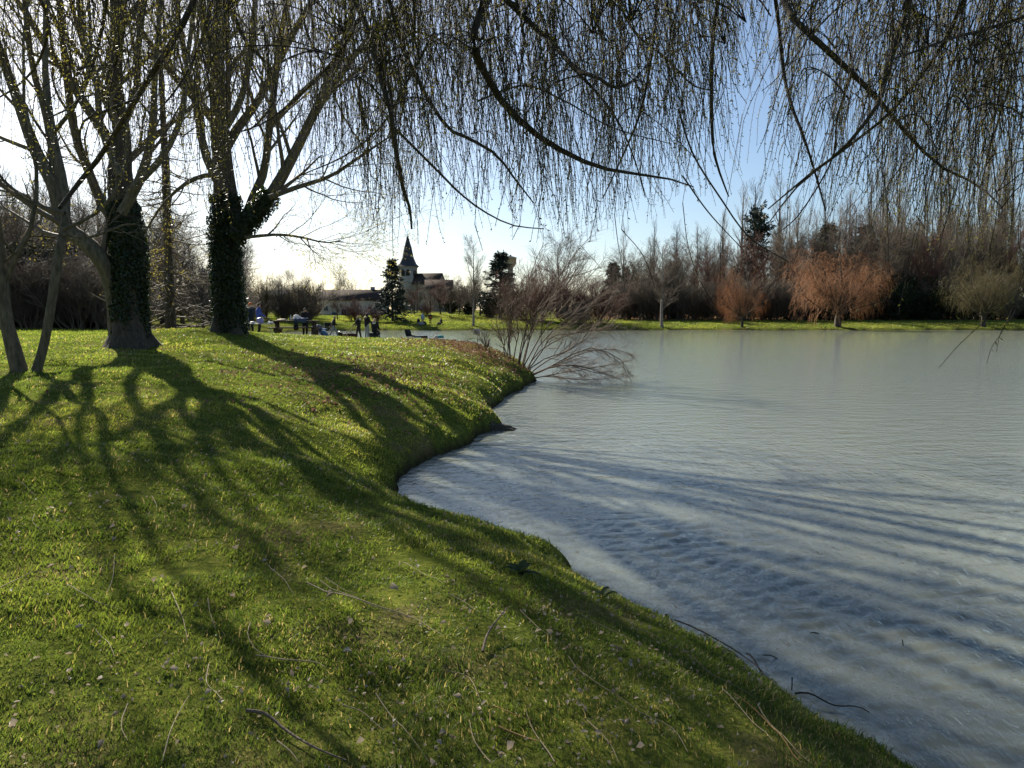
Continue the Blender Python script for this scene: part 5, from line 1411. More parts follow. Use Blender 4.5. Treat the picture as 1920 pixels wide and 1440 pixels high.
# wooden table with benches
p = gat(557, 38.2)
TOP = 0.79
t = thing('picnic_table', 'heavy dark wooden picnic table with plank benches', 'table', p, 0.10)
for i in range(5):
    b = Bag(); b.box((0, -.32 + i * .16, TOP), (2.25, .15, .045)); b.build('table_plank', M['wood_dark'], t)
for sy in (-.72, .72):
    for j in (-.08, .08):
        b = Bag(); b.box((0, sy + j, .45), (2.55, .15, .045)); b.build('bench_plank', M['wood_dark'], t)
for sx in (-.95, .9):
    for sy in (-1, 1):
        b = Bag(); b.box((sx, sy * .2, TOP / 2 - .08), (.13, .12, TOP + .12)); b.build('leg', M['wood_dark'], t)
        b = Bag(); b.box((sx + .02, sy * .72, .19), (.10, .22, .5)); b.build('bench_leg', M['wood_dark'], t)
    b = Bag(); b.box((sx + .075, 0, .38), (.05, 1.7, .10)); b.build('cross_beam', M['wood_dark'], t)
    b = Bag(); b.box((sx - .075, 0, TOP - .075), (.05, .8, .09)); b.build('top_beam', M['wood_dark'], t)
TZ = p[2] + TOP + .024
def on_table(px, Y=38.2): 
    return np.array([(px - 960) / FPX * Y, Y, TZ])
def bottle(name, label, loc, h, r, m, group=None):
    t_ = thing(name, label, 'bottle', loc, 0, group)
    b_ = Bag(); b_.lathe([(0.001, 0), (r, 0), (r * 1.02, h * .05), (r, h * .6), (r * .85, h * .72), (r * .34, h * .86), (r * .32, h * .95)], sides=12); b_.build('body', m, t_, True)
    b_ = Bag(); b_.lathe([(r * .38, h * .94), (r * .38, h), (0.001, h)], sides=10); b_.build('cap', M['c_white'], t_)
    b_ = Bag(); b_.lathe([(r * 1.03, h * .2), (r * 1.03, h * .5)], sides=12); b_.build('paper_label', M['frame_white'], t_)
    return t_
def crumpled(name, label, cat, loc, size, m, seed, group=None, parent=None, flat=1.0):
    r_ = np.random.default_rng(seed)
    n_, k_ = 14, 9
    ph = np.linspace(0.02, math.pi - .02, k_); an = np.arange(n_) * 2 * np.pi / n_
    VV = []
    for p_ in ph:
        for a_ in an:
            rad = 0.72 + 0.5 * r_.random()
            VV.append((math.sin(p_) * math.cos(a_) * rad * size[0] / 2, math.sin(p_) * math.sin(a_) * rad * size[1] / 2, (math.cos(p_) * (0.8 + .3 * r_.random()) + .85) * size[2] / 2))
    VV = np.array(VV); VV[:, 2] = np.maximum(VV[:, 2], 0)
    ix = np.arange(len(VV)).reshape(k_, n_)
    FF = np.stack([ix[:-1], np.roll(ix, -1, 1)[:-1], np.roll(ix, -1, 1)[1:], ix[1:]], -1).reshape(-1, 4)
    o_ = link(name, new_mesh(name, VV, FF, m), parent, loc)
    if label: tag(o_, label, cat, group)
    return o_
bottle('bottle', 'clear bottle standing at the middle of the wooden table', on_table(546.5), .30, .045, M['bottle_glass'])
crumpled('plastic_bag', 'big clear plastic bag on the wooden table by the person in black', 'bag', on_table(558, 38.1), (.42, .3, .32), M['plastic_white'], 3)
crumpled('food_tray', 'heap of pale food at the left end of the wooden table', 'food', on_table(531, 38.2), (.52, .34, .10), M['food'], 8)
# blue jacket draped over the table end
r_ = np.random.default_rng(5)
gx_, gy_ = np.meshgrid(np.linspace(-.30, .34, 16), np.linspace(-.50, .30, 14), indexing='ij')
zz = np.where(gy_ < -.40, -(-.40 - gy_) * 2.0, 0) + .03 + .07 * vnoise(gx_ * 6, gy_ * 6, 4) + .05 * vnoise(gx_ * 13, gy_ * 13, 5)
gyy = np.where(gy_ < -.40, -.43, gy_)
ix = np.arange(gx_.size).reshape(gx_.shape); FF = np.stack([ix[:-1, :-1], ix[1:, :-1], ix[1:, 1:], ix[:-1, 1:]], -1).reshape(-1, 4)
jm = new_mesh('jacket', np.stack([gx_, gyy, zz], -1).reshape(-1, 3), FF, M['c_denim'], None, True)
j_ = link('draped_jacket', jm, None, on_table(566) + np.array([0, 0, .012]), 0.1); tag(j_, 'blue jacket thrown over the wooden table top', 'jacket')
md = j_.modifiers.new('thick', 'SOLIDIFY'); md.thickness = 0.02; md.offset = 1
t = thing('shoulder_bag', 'black bag hanging down from the wooden table edge', 'bag', on_table(556.5, 37.72) + np.array([0, -.02, -.42]))
b = Bag(); b.cap([(0, 0, -.06), (0, 0, 0), (0, 0, .18), (0, 0, .30)], [.09, .13, .12, .05], 10); b.build('body', M['c_black'], t, True)
b = Bag(); b.tube([(-.06, 0, .28), (-.05, .0, .40), (0, .02, .455), (.05, 0, .40), (.06, 0, .28)], .012, 5); b.build('strap', M['c_black'], t)
# folding table with food
p2 = gat(488, 40.2)
t = thing('folding_table', 'light folding table laden with bags and bottles beside the ivy trunk', 'table', p2, 0.04)
FT = at(488, 607, 40.2)[2] - p2[2]
b = Bag(); b.box((0, 0, FT), (1.75, .7, .035)); b.build('table_top', M['frame_white'], t)
for sx in (-1, 1):
    for sy in (-1, 1):
        b = Bag(); b.tube([(sx * .55, sy * .28, FT - .02), (sx * .78, sy * .28, -.02)], .015, 6); b.build('leg', M['metal'], t)
    b = Bag(); b.tube([(sx * .74, -.28, .12), (sx * .74, .28, .12)], .012, 6); b.build('brace', M['metal'], t)
FZ = p2[2] + FT + .018
def on_fold(px, dy=0): return np.array([(px - 960) / FPX * 40.2, 40.2 + dy, FZ])
bottle('bottle', 'clear bottle at the trunk end of the folding table', on_fold(461, -.1), .36, .05, M['bottle_glass'])
bottle('bottle', 'dark wine bottle at the right end of the folding table', on_fold(505, .1), .32, .04, M['bottle_dark'])
crumpled('carrier_bag', 'lilac carrier bag on the folding table before the blue jacket', 'bag', on_fold(490.5, -.05), (.40, .3, .34), M['plastic_lilac'], 12)
crumpled('paper_bag', 'white paper bag on the folding table under the orange hat', 'bag', on_fold(477, -.1), (.34, .24, .12), M['plastic_white'], 21)
crumpled('paper_bag', 'white crumpled wrapping at the right end of the folding table', 'bag', on_fold(511, -.12), (.44, .26, .10), M['plastic_white'], 23)
crumpled('paper_bag', 'small white wrapping beside the bottle at the trunk end', 'bag', on_fold(465.5, -.02), (.2, .2, .09), M['plastic_white'], 25)
# blue reclining garden chair
p = gat(608, 39.5)
t = thing('reclining_chair', 'blue reclining folding chair beside the wooden table', 'chair', p, -0.5)
def panel(a, b_, w, th=.03):
    a = np.asarray(a, float); b_ = np.asarray(b_, float)
    d = b_ - a; n_ = np.cross(d, (0, 1.0, 0)); n_ /= np.linalg.norm(n_)
    V = []
    for off in (0, th):
        for q in (a, b_):
            for s in (-1, 1): V.append(q + n_ * off + np.array([0, s * w / 2, 0]))
    F = np.array([[0, 1, 3, 2], [4, 6, 7, 5], [0, 4, 5, 1], [2, 3, 7, 6], [0, 2, 6, 4], [1, 5, 7, 3]])
    return np.array(V), F
b = Bag(); b.add(*panel((-.32, 0, .55), (.18, 0, .05), .52)); b.build('leg_rest', M['c_chairblue'], t)
b = Bag(); b.add(*panel((-.42, 0, .50), (.05, 0, .46), .5)); b.build('seat', M['c_chairblue'], t)
b = Bag(); b.add(*panel((-.42, 0, .50), (-.62, 0, .62), .5)); b.build('backrest', M['c_denim'], t)
crumpled('cushion', None, None, (-.40, 0, .53), (.42, .42, .20), M['c_denim'], 31, parent=t)
for sy in (-.27, .27):
    b = Bag(); b.tube([(-.5, sy, .58), (.30, sy, .0)], .013, 6); b.build('frame_tube', M['metal'], t)
    b = Bag(); b.tube([(.25, sy, .50), (-.30, sy, .0)], .013, 6); b.build('leg', M['metal'], t)
# green camping chair behind the striding child
p = gat(617.5, 42.6)
t = thing('camping_chair', 'dark green folding camping chair behind the striding child', 'chair', p, 0.2)
b = Bag(); b.box((0, .2, .74), (.48, .03, .20)); b.build('backrest', M['c_black'], t)
b = Bag(); b.box((0, .19, .52), (.47, .025, .26)); b.build('back_panel', M['c_olive'], t)
b = Bag(); b.box((0, -.02, .40), (.48, .44, .03)); b.build('seat', M['c_olive'], t)
for sx in (-.25, .25):
    b = Bag(); b.tube([(sx, .22, .86), (sx, .2, .42), (sx, -.2, .0)], .012, 6); b.build('leg', M['metal'], t)
    b = Bag(); b.tube([(sx, -.22, .42), (sx, .22, .0)], .012, 6); b.build('leg', M['metal'], t)
    b = Bag(); b.box((sx, -.0, .60), (.05, .4, .02)); b.build('armrest', M['c_black'], t)
# box under the sitting person, bags, landing net
b = Bag(); b.box((0, 0, .19), (.52, .42, .30)); 
t = thing('tackle_box', 'dark tackle box serving as a seat at the shore', 'box', psit + np.array([.0, .02, 0]), -.25)
b.build('body', M['black_plastic'], t); b = Bag(); b.box((0, 0, .365), (.56, .46, .05)); b.build('lid', M['c_black'], t)
for sx in (-1, 1): 
    b = Bag(); b.box((sx * .272, 0, .24), (.02, .16, .04)); b.build('handle', M['metal'], t)
b = Bag()
p = gat(655, 45.6)
t = thing('tackle_bag', 'long dark brown tackle bag lying on the grass between the children', 'bag', p, .1)
b.cap([(-.5, 0, .12), (-.42, 0, .16), (0, 0, .18), (.4, 0, .16), (.48, 0, .12)], [.08, .15, .17, .15, .07], 10); b.build('body', M['c_maroon'], t, True)
b = Bag(); b.tube([(-.2, 0, .31), (-.12, 0, .42), (.12, 0, .42), (.2, 0, .31)], .014, 5); b.build('strap', M['c_black'], t)
hand = ps + np.array([-.30, -.1, 1.05 * (ps[2] * 0 + 1) * .76])
foot = gat(646.5, 45.2)
t = thing('landing_net', 'landing net with long pale pole held by the child in black', 'net', foot)
b = Bag(); b.tube([(0, 0, .03), hand - foot], .014, 6); b.build('pole', M['c_fawn'], t)
b = Bag(); an = np.linspace(0, 2 * PI, 17); b.tube(np.stack([-.32 + .3 * np.cos(an), .0 * an + .28 * np.sin(an), .05 + .02 * np.sin(an)], 1), .012, 5); b.build('hoop', M['black_plastic'], t)
b = Bag()
for i in range(9):
    x_ = -.56 + i * .06; w_ = .28 * math.sqrt(max(0, 1 - ((x_ + .32) / .3) ** 2)) if abs(x_ + .32) < .3 else 0.02
    b.tube([(x_, -w_, .05), (x_, 0, .01), (x_, w_, .05)], .004, 3)
b.build('mesh_net', M['c_black'], t)
t = thing('bucket', 'small dark bucket at the feet of the striding child', 'bucket', gat(638.5, 43.5))
b = Bag(); b.lathe([(.001, .0), (.12, 0), (.15, .28), (.16, .29), (.14, .28), (.11, .02)], sides=16); b.build('body', M['black_plastic'], t, True)
b = Bag(); an = np.linspace(0, PI, 9); b.tube(np.stack([.15 * np.cos(an), 0 * an, .28 + .11 * np.sin(an)], 1), .005, 4); b.build('handle', M['metal'], t)
# low camp seat, tray and mat by the rods
p = gat(772, 33.4)
t = thing('low_seat', 'low black folding seat on the grass above the shore', 'chair', p, -.5)
b = Bag(); b.add(*panel((-.14, 0, .22), (-.22, 0, .50), .42, .03)); b.build('backrest', M['c_black'], t)
b = Bag(); b.box((.04, 0, .2), (.40, .42, .05)); b.build('seat', M['c_black'], t)
for sx in (-.1, .2):
    for sy in (-.18, .18):
        b = Bag(); b.tube([(sx, sy, .18), (sx, sy, -.02)], .014, 5); b.build('leg', M['metal'], t)
p = gat(785, 33.2)
t = thing('rod_bag', 'grey rod bag lying between the low seat and the tackle tray', 'bag', p, .05)
b = Bag(); b.cap([(-.2, 0, .16), (-.1, 0, .19), (.2, 0, .18), (.3, 0, .15)], [.03, .05, .05, .03], 8); b.build('body', M['c_grey'], t, True)
for sx in (-.12, .2):
    b = Bag(); b.tube([(sx, 0, .15), (sx, 0, -.02)], .012, 5); b.build('stand', M['metal'], t)
p = gat(796, 33.0)
t = thing('tackle_tray', 'small black tackle tray right of the low seat', 'box', p, .1)
b = Bag(); b.box((0, 0, .16), (.26, .22, .16)); b.build('body', M['black_plastic'], t); b = Bag(); b.box((0, 0, .25), (.28, .24, .025)); b.build('lid', M['c_dark'], t)
for sx in (-.1, .1):
    b = Bag(); b.tube([(sx, -.08, .09), (sx, -.08, -.03)], .01, 5); b.build('leg', M['metal'], t)
p = gat(831, 31.2)
t = thing('unhooking_mat', 'dark padded fishing mat sagging on the bank edge', 'mat', p, -.12)
gx_, gy_ = np.meshgrid(np.linspace(-.5, .5, 14), np.linspace(-.28, .28, 9), indexing='ij')
top_ = .10 + .05 * (np.abs(gy_) > .2) + .04 * vnoise(gx_ * 5, gy_ * 5, 9) - .08 * (gx_ + .5)
V_ = np.concatenate([np.stack([gx_, gy_, top_], -1).reshape(-1, 3), np.stack([gx_, gy_, top_ - .13], -1).reshape(-1, 3)])
ix = np.arange(gx_.size).reshape(gx_.shape); n_ = gx_.size
FF = [np.stack([ix[:-1, :-1], ix[1:, :-1], ix[1:, 1:], ix[:-1, 1:]], -1).reshape(-1, 4), np.stack([ix[:-1, :-1], ix[:-1, 1:], ix[1:, 1:], ix[1:, :-1]], -1).reshape(-1, 4) + n_]
rim = np.concatenate([ix[:, 0], ix[-1, 1:], ix[::-1, -1][1:], ix[0, ::-1][1:]])
FF.append(np.stack([rim[:-1], rim[:-1] + n_, rim[1:] + n_, rim[1:]], 1))
link('padding', new_mesh('padding', V_, np.concatenate(FF), M['c_maroon'], None, True), t)
for sx in (-.3, .3):
    b = Bag(); b.tube([(sx, -.285, .08), (sx + .05, -.30, .12), (sx + .1, -.285, .08)], .012, 5); b.build('handle', M['c_black'], t)
t = thing('cool_bag', 'white and teal bag lying on the fishing mat', 'bag', p + np.array([-.18, 0.02, .175]), -.1)
b = Bag(); b.box((-.08, 0, .06), (.14, .24, .12), taper=.7); b.build('body', M['c_white'], t); b = Bag(); b.box((.09, 0, .055), (.22, .22, .11), taper=.8); b.build('end_pouch', M['c_teal'], t)
# notice on a post
p = gat(894, 30.6)
t = thing('notice_sign', 'small white notice board on a thin post by the leaning bush', 'sign', p, .0)
zb_ = at(893, 622, 30.6)[2] - p[2]
b = Bag(); b.tube([(.03, .015, -.1), (.03, .015, zb_ + .05)], .013, 6); b.build('post', M['metal'], t)
b = Bag(); b.box((0, 0, zb_), (.275, .012, .25)); s_ = b.build('board', M['paper_sign'], t)
for i in range(5):
    b = Bag(); w_ = (.18, .21, .15, .2, .12)[i]; b.box((-.01 * (i % 2), -.0095, zb_ + .08 - i * .04), (w_, .003, .016)); b.build('faded_line', M['sign_ink'], s_)
# rods on bank sticks
p = gat(878, 29.8)
rod_a = thing('fishing_rod', 'fishing rod on bank sticks pointing over the water by the notice', 'rod', p)
b = Bag(); b.tube([(-.35, 0, .10), (0.1, .0, .22), (.6, .1, .50), (1.3, .3, .86)], [.010, .008, .006, .003], 5); b.build('blank', M['black_plastic'], rod_a)
b = Bag(); b.tube([(.38, .05, -.3), (.38, .05, .36)], .008, 5); b.build('bank_stick', M['metal'], rod_a)
b = Bag(); b.lathe([(.001, -.03), (.04, -.03), (.04, .03), (.001, .03)], c=(-.02, 0, .13), sides=10, rot=np.array(Matrix.Rotation(1.57, 3, 'X'))); b.build('reel', M['black_plastic'], rod_a, True)
rod_b = thing('fishing_rod', 'second fishing rod lying lower on the bank left of the notice', 'rod', p + np.array([-.1, -.1, 0]))
b = Bag(); b.tube([(-.35, 0, .16), (0, 0, .08), (.3, .0, .03)], [.009, .008, .006], 5); b.build('blank', M['black_plastic'], rod_b)
b = Bag(); b.lathe([(.001, -.03), (.035, -.03), (.035, .03), (.001, .03)], c=(.2, 0, .06), sides=10, rot=np.array(Matrix.Rotation(1.57, 3, 'X'))); b.build('reel', M['black_plastic'], rod_b, True)
p = gat(744, 34)
t = thing('bank_stick', 'thin bank stick standing alone on the crest of the lawn', 'stick', p)
b = Bag(); b.tube([(0, 0, -.1), (0.01, 0, .30)], .008, 5); b.build('rod', M['metal'], t); b = Bag(); b.tube([(-.03, 0, .33), (-.02, 0, .29), (.03, 0, .29), (.04, 0, .33)], .006, 4); b.build('fork', M['metal'], t)
p = gat(914, 29.2)
t = thing('bank_post', 'short weathered post leaning at the water edge behind the bush', 'post', p)
b = Bag(); b.cap([(0, 0, -.2), (.02, 0, .2), (.06, 0, .45)], [.045, .04, .035], 8); b.build('stake', M['wood_dark'], t, True)
# bags on the far bank
crumpled('far_bag', 'pale bag on the opposite bank beside the crouching angler', 'bag', gat(791, 119.3), (1.0, .6, .55), M['c_grey'], 41)
crumpled('far_bag', 'dark bag on the opposite bank between two anglers', 'bag', gat(796, 119.6), (.8, .6, .6), M['c_dark'], 42)
crumpled('far_bag', 'dark bag on the opposite bank left of the seated angler', 'bag', gat(823.5, 120.4), (.7, .5, .5), M['c_khaki'], 43)
# ------------------------------------------------------------------ lawn detail: grass blades, dry leaves, twigs, plants
def grass_material():
    m = bpy.data.materials.new('grass_blade'); m.use_nodes = True
    N = m.node_tree.nodes; L = m.node_tree.links; b = N['Principled BSDF']; out = N['Material Output']
    an = N.new('ShaderNodeAttribute'); an.attribute_name = 'rnd'
    cr = N.new('ShaderNodeValToRGB'); e = cr.color_ramp.elements
    e[0].position = 0.0; e[0].color = (0.055, 0.082, 0.014, 1)
    e[1].position = 1.0; e[1].color = (0.34, 0.26, 0.12, 1)
    for p_, c_ in ((0.35, (0.112, 0.148, 0.024, 1)), (0.65, (0.18, 0.20, 0.034, 1)), (0.86, (0.28, 0.25, 0.05, 1)), (0.93, (0.30, 0.23, 0.09, 1))):
        q = e.new(p_); q.color = c_
    L.new(an.outputs['Fac'], cr.inputs['Fac']); L.new(cr.outputs['Color'], b.inputs['Base Color'])
    b.inputs['Roughness'].default_value = 0.45; b.inputs['Specular IOR Level'].default_value = 0.35
    tr = N.new('ShaderNodeBsdfTranslucent')
    hs = N.new('ShaderNodeHueSaturation'); hs.inputs['Value'].default_value = 2.05; hs.inputs['Saturation'].default_value = 1.05
    L.new(cr.outputs['Color'], hs.inputs['Color']); L.new(hs.outputs['Color'], tr.inputs['Color'])
    ms = N.new('ShaderNodeMixShader'); ms.inputs[0].default_value = 0.5
    L.new(b.outputs[0], ms.inputs[1]); L.new(tr.outputs[0], ms.inputs[2]); L.new(ms.outputs[0], out.inputs['Surface'])
    return m
M['grass'] = grass_material()
gr = np.random.default_rng(9)
def blades(n, r0, r1, a0, a1, seg):
    r = np.exp(gr.uniform(math.log(r0), math.log(r1), n)); a = np.radians(gr.uniform(a0, a1, n))
    x = np.sin(a) * r; y = np.cos(a) * r
    clump = vnoise(x * 3.2, y * 3.2, 31) * 0.6 + vnoise(x * 11, y * 11, 32) * 0.4
    d = lake_sd(x, y)
    lit_ = np.exp(-(((x - BUSH[0] + 1.6) / 1.5) ** 2 + ((y - BUSH[1] + 0.6) / 2.4) ** 2))
    bare = vnoise(x * 1.6 + 50, y * 1.6, 33)
    keep = (d > -0.02) & (gr.random(n) < np.clip(0.35 + clump * 1.2 - lit_ * 1.2 - np.clip(bare - .66, 0, 1) * 3.5, 0.02, 1))
    x, y, r, clump, d = x[keep], y[keep], r[keep], clump[keep], d[keep]
    z = height(x, y)
    ok = z > 0.03 + 0.13 * vnoise(x * 3.3, y * 3.3, 39) ** 1.5
    x, y, r, clump, d, z = x[ok], y[ok], r[ok], clump[ok], d[ok], z[ok]
    m = len(x)
    ln = (0.017 + 0.036 * clump ** 2 + 0.028 * gr.random(m) ** 4) * (0.8 + 0.4 * gr.random(m)) * np.clip(0.85 + r / 22, 1, 1.7)
    ln *= np.where(d < 0.25, 1.35, 1.0)
    w = 0.0022 * (0.7 + 0.6 * gr.random(m)) * np.clip(r / 3.2, 0.8, 7)
    th = gr.random(m) * 6.283
    patch_th = (vnoise(x * 1.4, y * 1.4, 41) * 2 - 1) * 2.6 + 0.6
    lean = gr.uniform(0.25, 1.15, m)
    dirx = np.cos(th) * 0.75 + np.cos(patch_th) * 0.6; diry = np.sin(th) * 0.75 + np.sin(patch_th) * 0.6
    nn = np.hypot(dirx, diry) + 1e-6; dirx /= nn; diry /= nn
    wd = gr.random(m) * 6.283
    wx, wy = np.cos(wd) * w, np.sin(wd) * w
    base = np.stack([x, y, z - 0.006], 1)
    D = np.stack([dirx, diry, np.zeros(m)], 1); W = np.stack([wx, wy, np.zeros(m)], 1); U = np.array([0, 0, 1.0])
    sl = (np.sin(lean) * ln)[:, None]; cl = (np.cos(lean) * ln)[:, None]
    mid = base + D * sl * 0.35 + U * cl * 0.62
    tip = base + D * sl * 1.0 + U * cl * 0.95
    tone = np.clip(0.30 + 0.34 * (vnoise(x * .55, y * .55, 35) - .5) * 2 + (vnoise(x * 2.3, y * 2.3, 36) - .5) * .35 + gr.normal(size=m) * .17, 0, .88)
    dry = gr.random(m) < (0.035 + 0.16 * np.clip(vnoise(x * .9 + 9, y * .9, 37) - .55, 0, 1) * 2.0)
    tone = np.where(dry, gr.uniform(.88, 1, m), tone)
    if seg == 2:
        V = np.stack([base - W, base + W, mid + W * .8, mid - W * .8, tip], 1).reshape(-1, 3)
        i = np.arange(m)[:, None] * 5
        return V, (i + np.array([[0, 1, 2, 3]])), (i + np.array([[3, 2, 4]])), np.repeat(tone, 5)
    V = np.stack([base - W, base + W, tip], 1).reshape(-1, 3)
    return V, None, np.arange(m * 3).reshape(-1, 3), np.repeat(tone, 3)
V1, F4, F3, A1 = blades(330000, 1.5, 9.0, -46, 46, 2)
V2, _, F3b, A2 = blades(330000, 7.0, 42.0, -44, 14, 1)
print('blades', len(F4), len(F3b))
g_ = link('grass', new_mesh('grass', np.concatenate([V1, V2]), [F4, np.concatenate([F3, F3b + len(V1)])], M['grass'], {'rnd': np.concatenate([A1, A2])}))
tag(g_, 'short mossy lawn grass covering the mound', 'grass', kind='stuff')
# far lawn strip: coarser tufts
def tufts(n, xr, yr, size):
    x = gr.uniform(*xr, n); y = gr.uniform(*yr, n)
    d = lake_sd(x, y); k = d > 0.2
    x, y = x[k], y[k]; z = height(x, y); m = len(x)
    th = gr.random(m) * 6.283; s = size * (0.5 + gr.random(m))
    base = np.stack([x, y, z - .02], 1); W = np.stack([np.cos(th), np.sin(th), 0 * th], 1) * (s * .5)[:, None]
    tip = base + np.stack([gr.normal(size=m) * s * .4, gr.normal(size=m) * s * .4, s], 1)
    V = np.stack([base - W, base + W, tip], 1).reshape(-1, 3)
    tone = np.clip(.42 + .5 * (vnoise(x * .2, y * .2, 38) - .5) + gr.normal(size=m) * .15, 0, .9)
    return V, np.arange(m * 3).reshape(-1, 3), np.repeat(tone, 3)
V, F, A = tufts(120000, (-45, 100), (112, 142), 0.10)
V3, F3_, A3 = tufts(60000, (-62, -6), (39, 62), 0.07)
V = np.concatenate([V, V3]); F = np.concatenate([F, F3_ + len(V) - len(V3)]); A = np.concatenate([A, A3])
g_ = link('grass', new_mesh('far_grass', V, F, M['grass'], {'rnd': A}))
tag(g_, 'sunlit grass strip along the opposite bank', 'grass', kind='stuff')

# dry leaves
M['dry_leaf'] = mat_basic('dry_leaf', (0.50, 0.45, 0.38), (0.20, 0.14, 0.09), 30, 0.6, attr=True, trans=0.25, tcol=(0.5, 0.4, 0.28))
M['litter_leaf'] = mat_basic('litter_leaf', (0.36, 0.20, 0.13), (0.20, 0.11, 0.07), 8, 0.7, attr=True, trans=0.2)
M['dead_twig'] = mat_basic('dead_twig', (0.36, 0.29, 0.18), (0.20, 0.15, 0.09), 6, 0.75, attr=True)
M['dead_wood'] = mat_basic('dead_wood', (0.19, 0.14, 0.10), (0.09, 0.065, 0.045), 14, 0.85, 0.7, 40)
M['orange_twig'] = mat_basic('orange_twig', (0.38, 0.22, 0.06), (0.25, 0.14, 0.05), 6, 0.7)
def leaf_vf(n, size, r):
    """curled leaf blades, six verts each, about the origin"""
    s = size * (0.6 + 0.8 * r.random((n, 1)))
    d = r.normal(size=(n, 3)); d[:, 2] *= .4; d /= np.linalg.norm(d, axis=1, keepdims=True)
    up = r.normal(size=(n, 3)) * .7 + np.array([0, 0, 1.0]); w = np.cross(d, up); w /= np.linalg.norm(w, axis=1, keepdims=True); u_ = np.cross(w, d)
    c = r.uniform(.15, .75, (n, 1))
    V = np.stack([-d * s * .5, -d * s * .1 + w * s * .3 + u_ * s * c, d * s * .5 + u_ * s * c * .6, -d * s * .1 - w * s * .3 + u_ * s * c, d * s * .05], 1)
    F = np.array([[0, 1, 4], [1, 2, 4], [2, 3, 4], [3, 0, 4]])
    return V, F
lr = np.random.default_rng(21)
def scatter_leaves(n, pts, size):
    V, F = leaf_vf(n, 1.0, lr)
    V = V * size[:, None, None] + pts[:, None, :]
    return V.reshape(-1, 3), (np.arange(n)[:, None, None] * 5 + F[None]).reshape(-1, 3), np.repeat(lr.random(n), 5)
n = 7000
r = np.exp(lr.uniform(math.log(2.2), math.log(34), n)); a = np.radians(lr.uniform(-40, 20, n)); x = np.sin(a) * r; y = np.cos(a) * r
k = (lake_sd(x, y) > .1) & (lr.random(n) < np.clip((vnoise(x * .8, y * .8, 51) * .6 + vnoise(x * 2.9, y * 2.9, 52) * .4) * 3.6 - 1.5, .04, 1)); x, y, r = x[k], y[k], r[k]
pts = np.stack([x, y, height(x, y) + .022], 1)
V, F, A = scatter_leaves(len(x), pts, .010 + .014 * lr.random(len(x)) ** 2 + .0013 * r)
o = link('fallen_leaves', new_mesh('fallen_leaves', V, F, M['dry_leaf'], {'rnd': A})); tag(o, 'small pale dry leaves strewn over the lawn', 'leaves', kind='stuff')
n = 2200
x = BUSH[0] - 1.5 + lr.normal(size=n) * 1.2; y = BUSH[1] - .5 + lr.normal(size=n) * 1.9
x2 = -3.2 + lr.normal(size=1500) * 1.4; y2 = 17 + lr.normal(size=1500) * 2.4
x = np.concatenate([x, x2]); y = np.concatenate([y, y2]); k = lake_sd(x, y) > .05; x, y = x[k], y[k]
pts = np.stack([x, y, height(x, y) + .03], 1)
V, F, A = scatter_leaves(len(x), pts, .04 + .04 * lr.random(len(x)))
o = link('leaf_litter', new_mesh('leaf_litter', V, F, M['litter_leaf'], {'rnd': A})); tag(o, 'reddish leaf litter on the slope beside the leaning bush', 'leaves', kind='stuff')
# larger pale leaves near the camera, one by one
def place_words(px, py):
    col = 'far left' if px < 150 else 'left' if px < 330 else 'left of centre' if px < 560 else 'centre' if px < 800 else 'right of centre' if px < 1020 else 'right' if px < 1220 else 'far right'
    row = 'upper' if py < 1020 else 'middle' if py < 1150 else 'lower' if py < 1280 else 'bottom'
    return row + ' lawn, ' + col
G = 'pale curled leaves lying near the camera'
spots = [(28, 1378), (96, 962), (213, 1025), (210, 998), (755, 1253), (908, 1335), (676, 1412), (781, 1072), (939, 1120), (1030, 1195), (1022, 1162), (1064, 1333), (1090, 1310), (497, 1062), (437, 1133), (437, 1038), (305, 1092), (22, 1120), (240, 1188), (150, 1190), (600, 888), (530, 915), (280, 870), (470, 1395), (410, 1335), (652, 1236), (700, 1060), (745, 1110), (1255, 1205), (1300, 1230), (1095, 1085), (985, 1065), (1405, 1280), (660, 1180), (850, 1230), (580, 1290), (330, 1270), (70, 1250), (190, 1420), (960, 1420), (1120, 1400), (1350, 1380), (1250, 1330), (1180, 1260), (830, 1395), (345, 960), (400, 875), (160, 905), (30, 1010), (560, 1010), (620, 1130), (360, 1150), (500, 1180), (930, 1260), (1200, 1420)]
Vl, Fl = leaf_vf(6, 1.0, lr)
lm = [new_mesh('dry_leaf', Vl[i], Fl, M['dry_leaf'], {'rnd': np.full(5, .15 + .1 * i)}) for i in range(6)]
for i, s in enumerate(spots):
    p = gp(*s)
    o = link('dry_leaf', lm[i % 6], None, p + np.array([0, 0, .035]), lr.uniform(0, 6.28), float(.026 + .022 * lr.random()))
    tag(o, 'pale curled dry leaf on the grass, ' + place_words(*s), 'leaf', G)
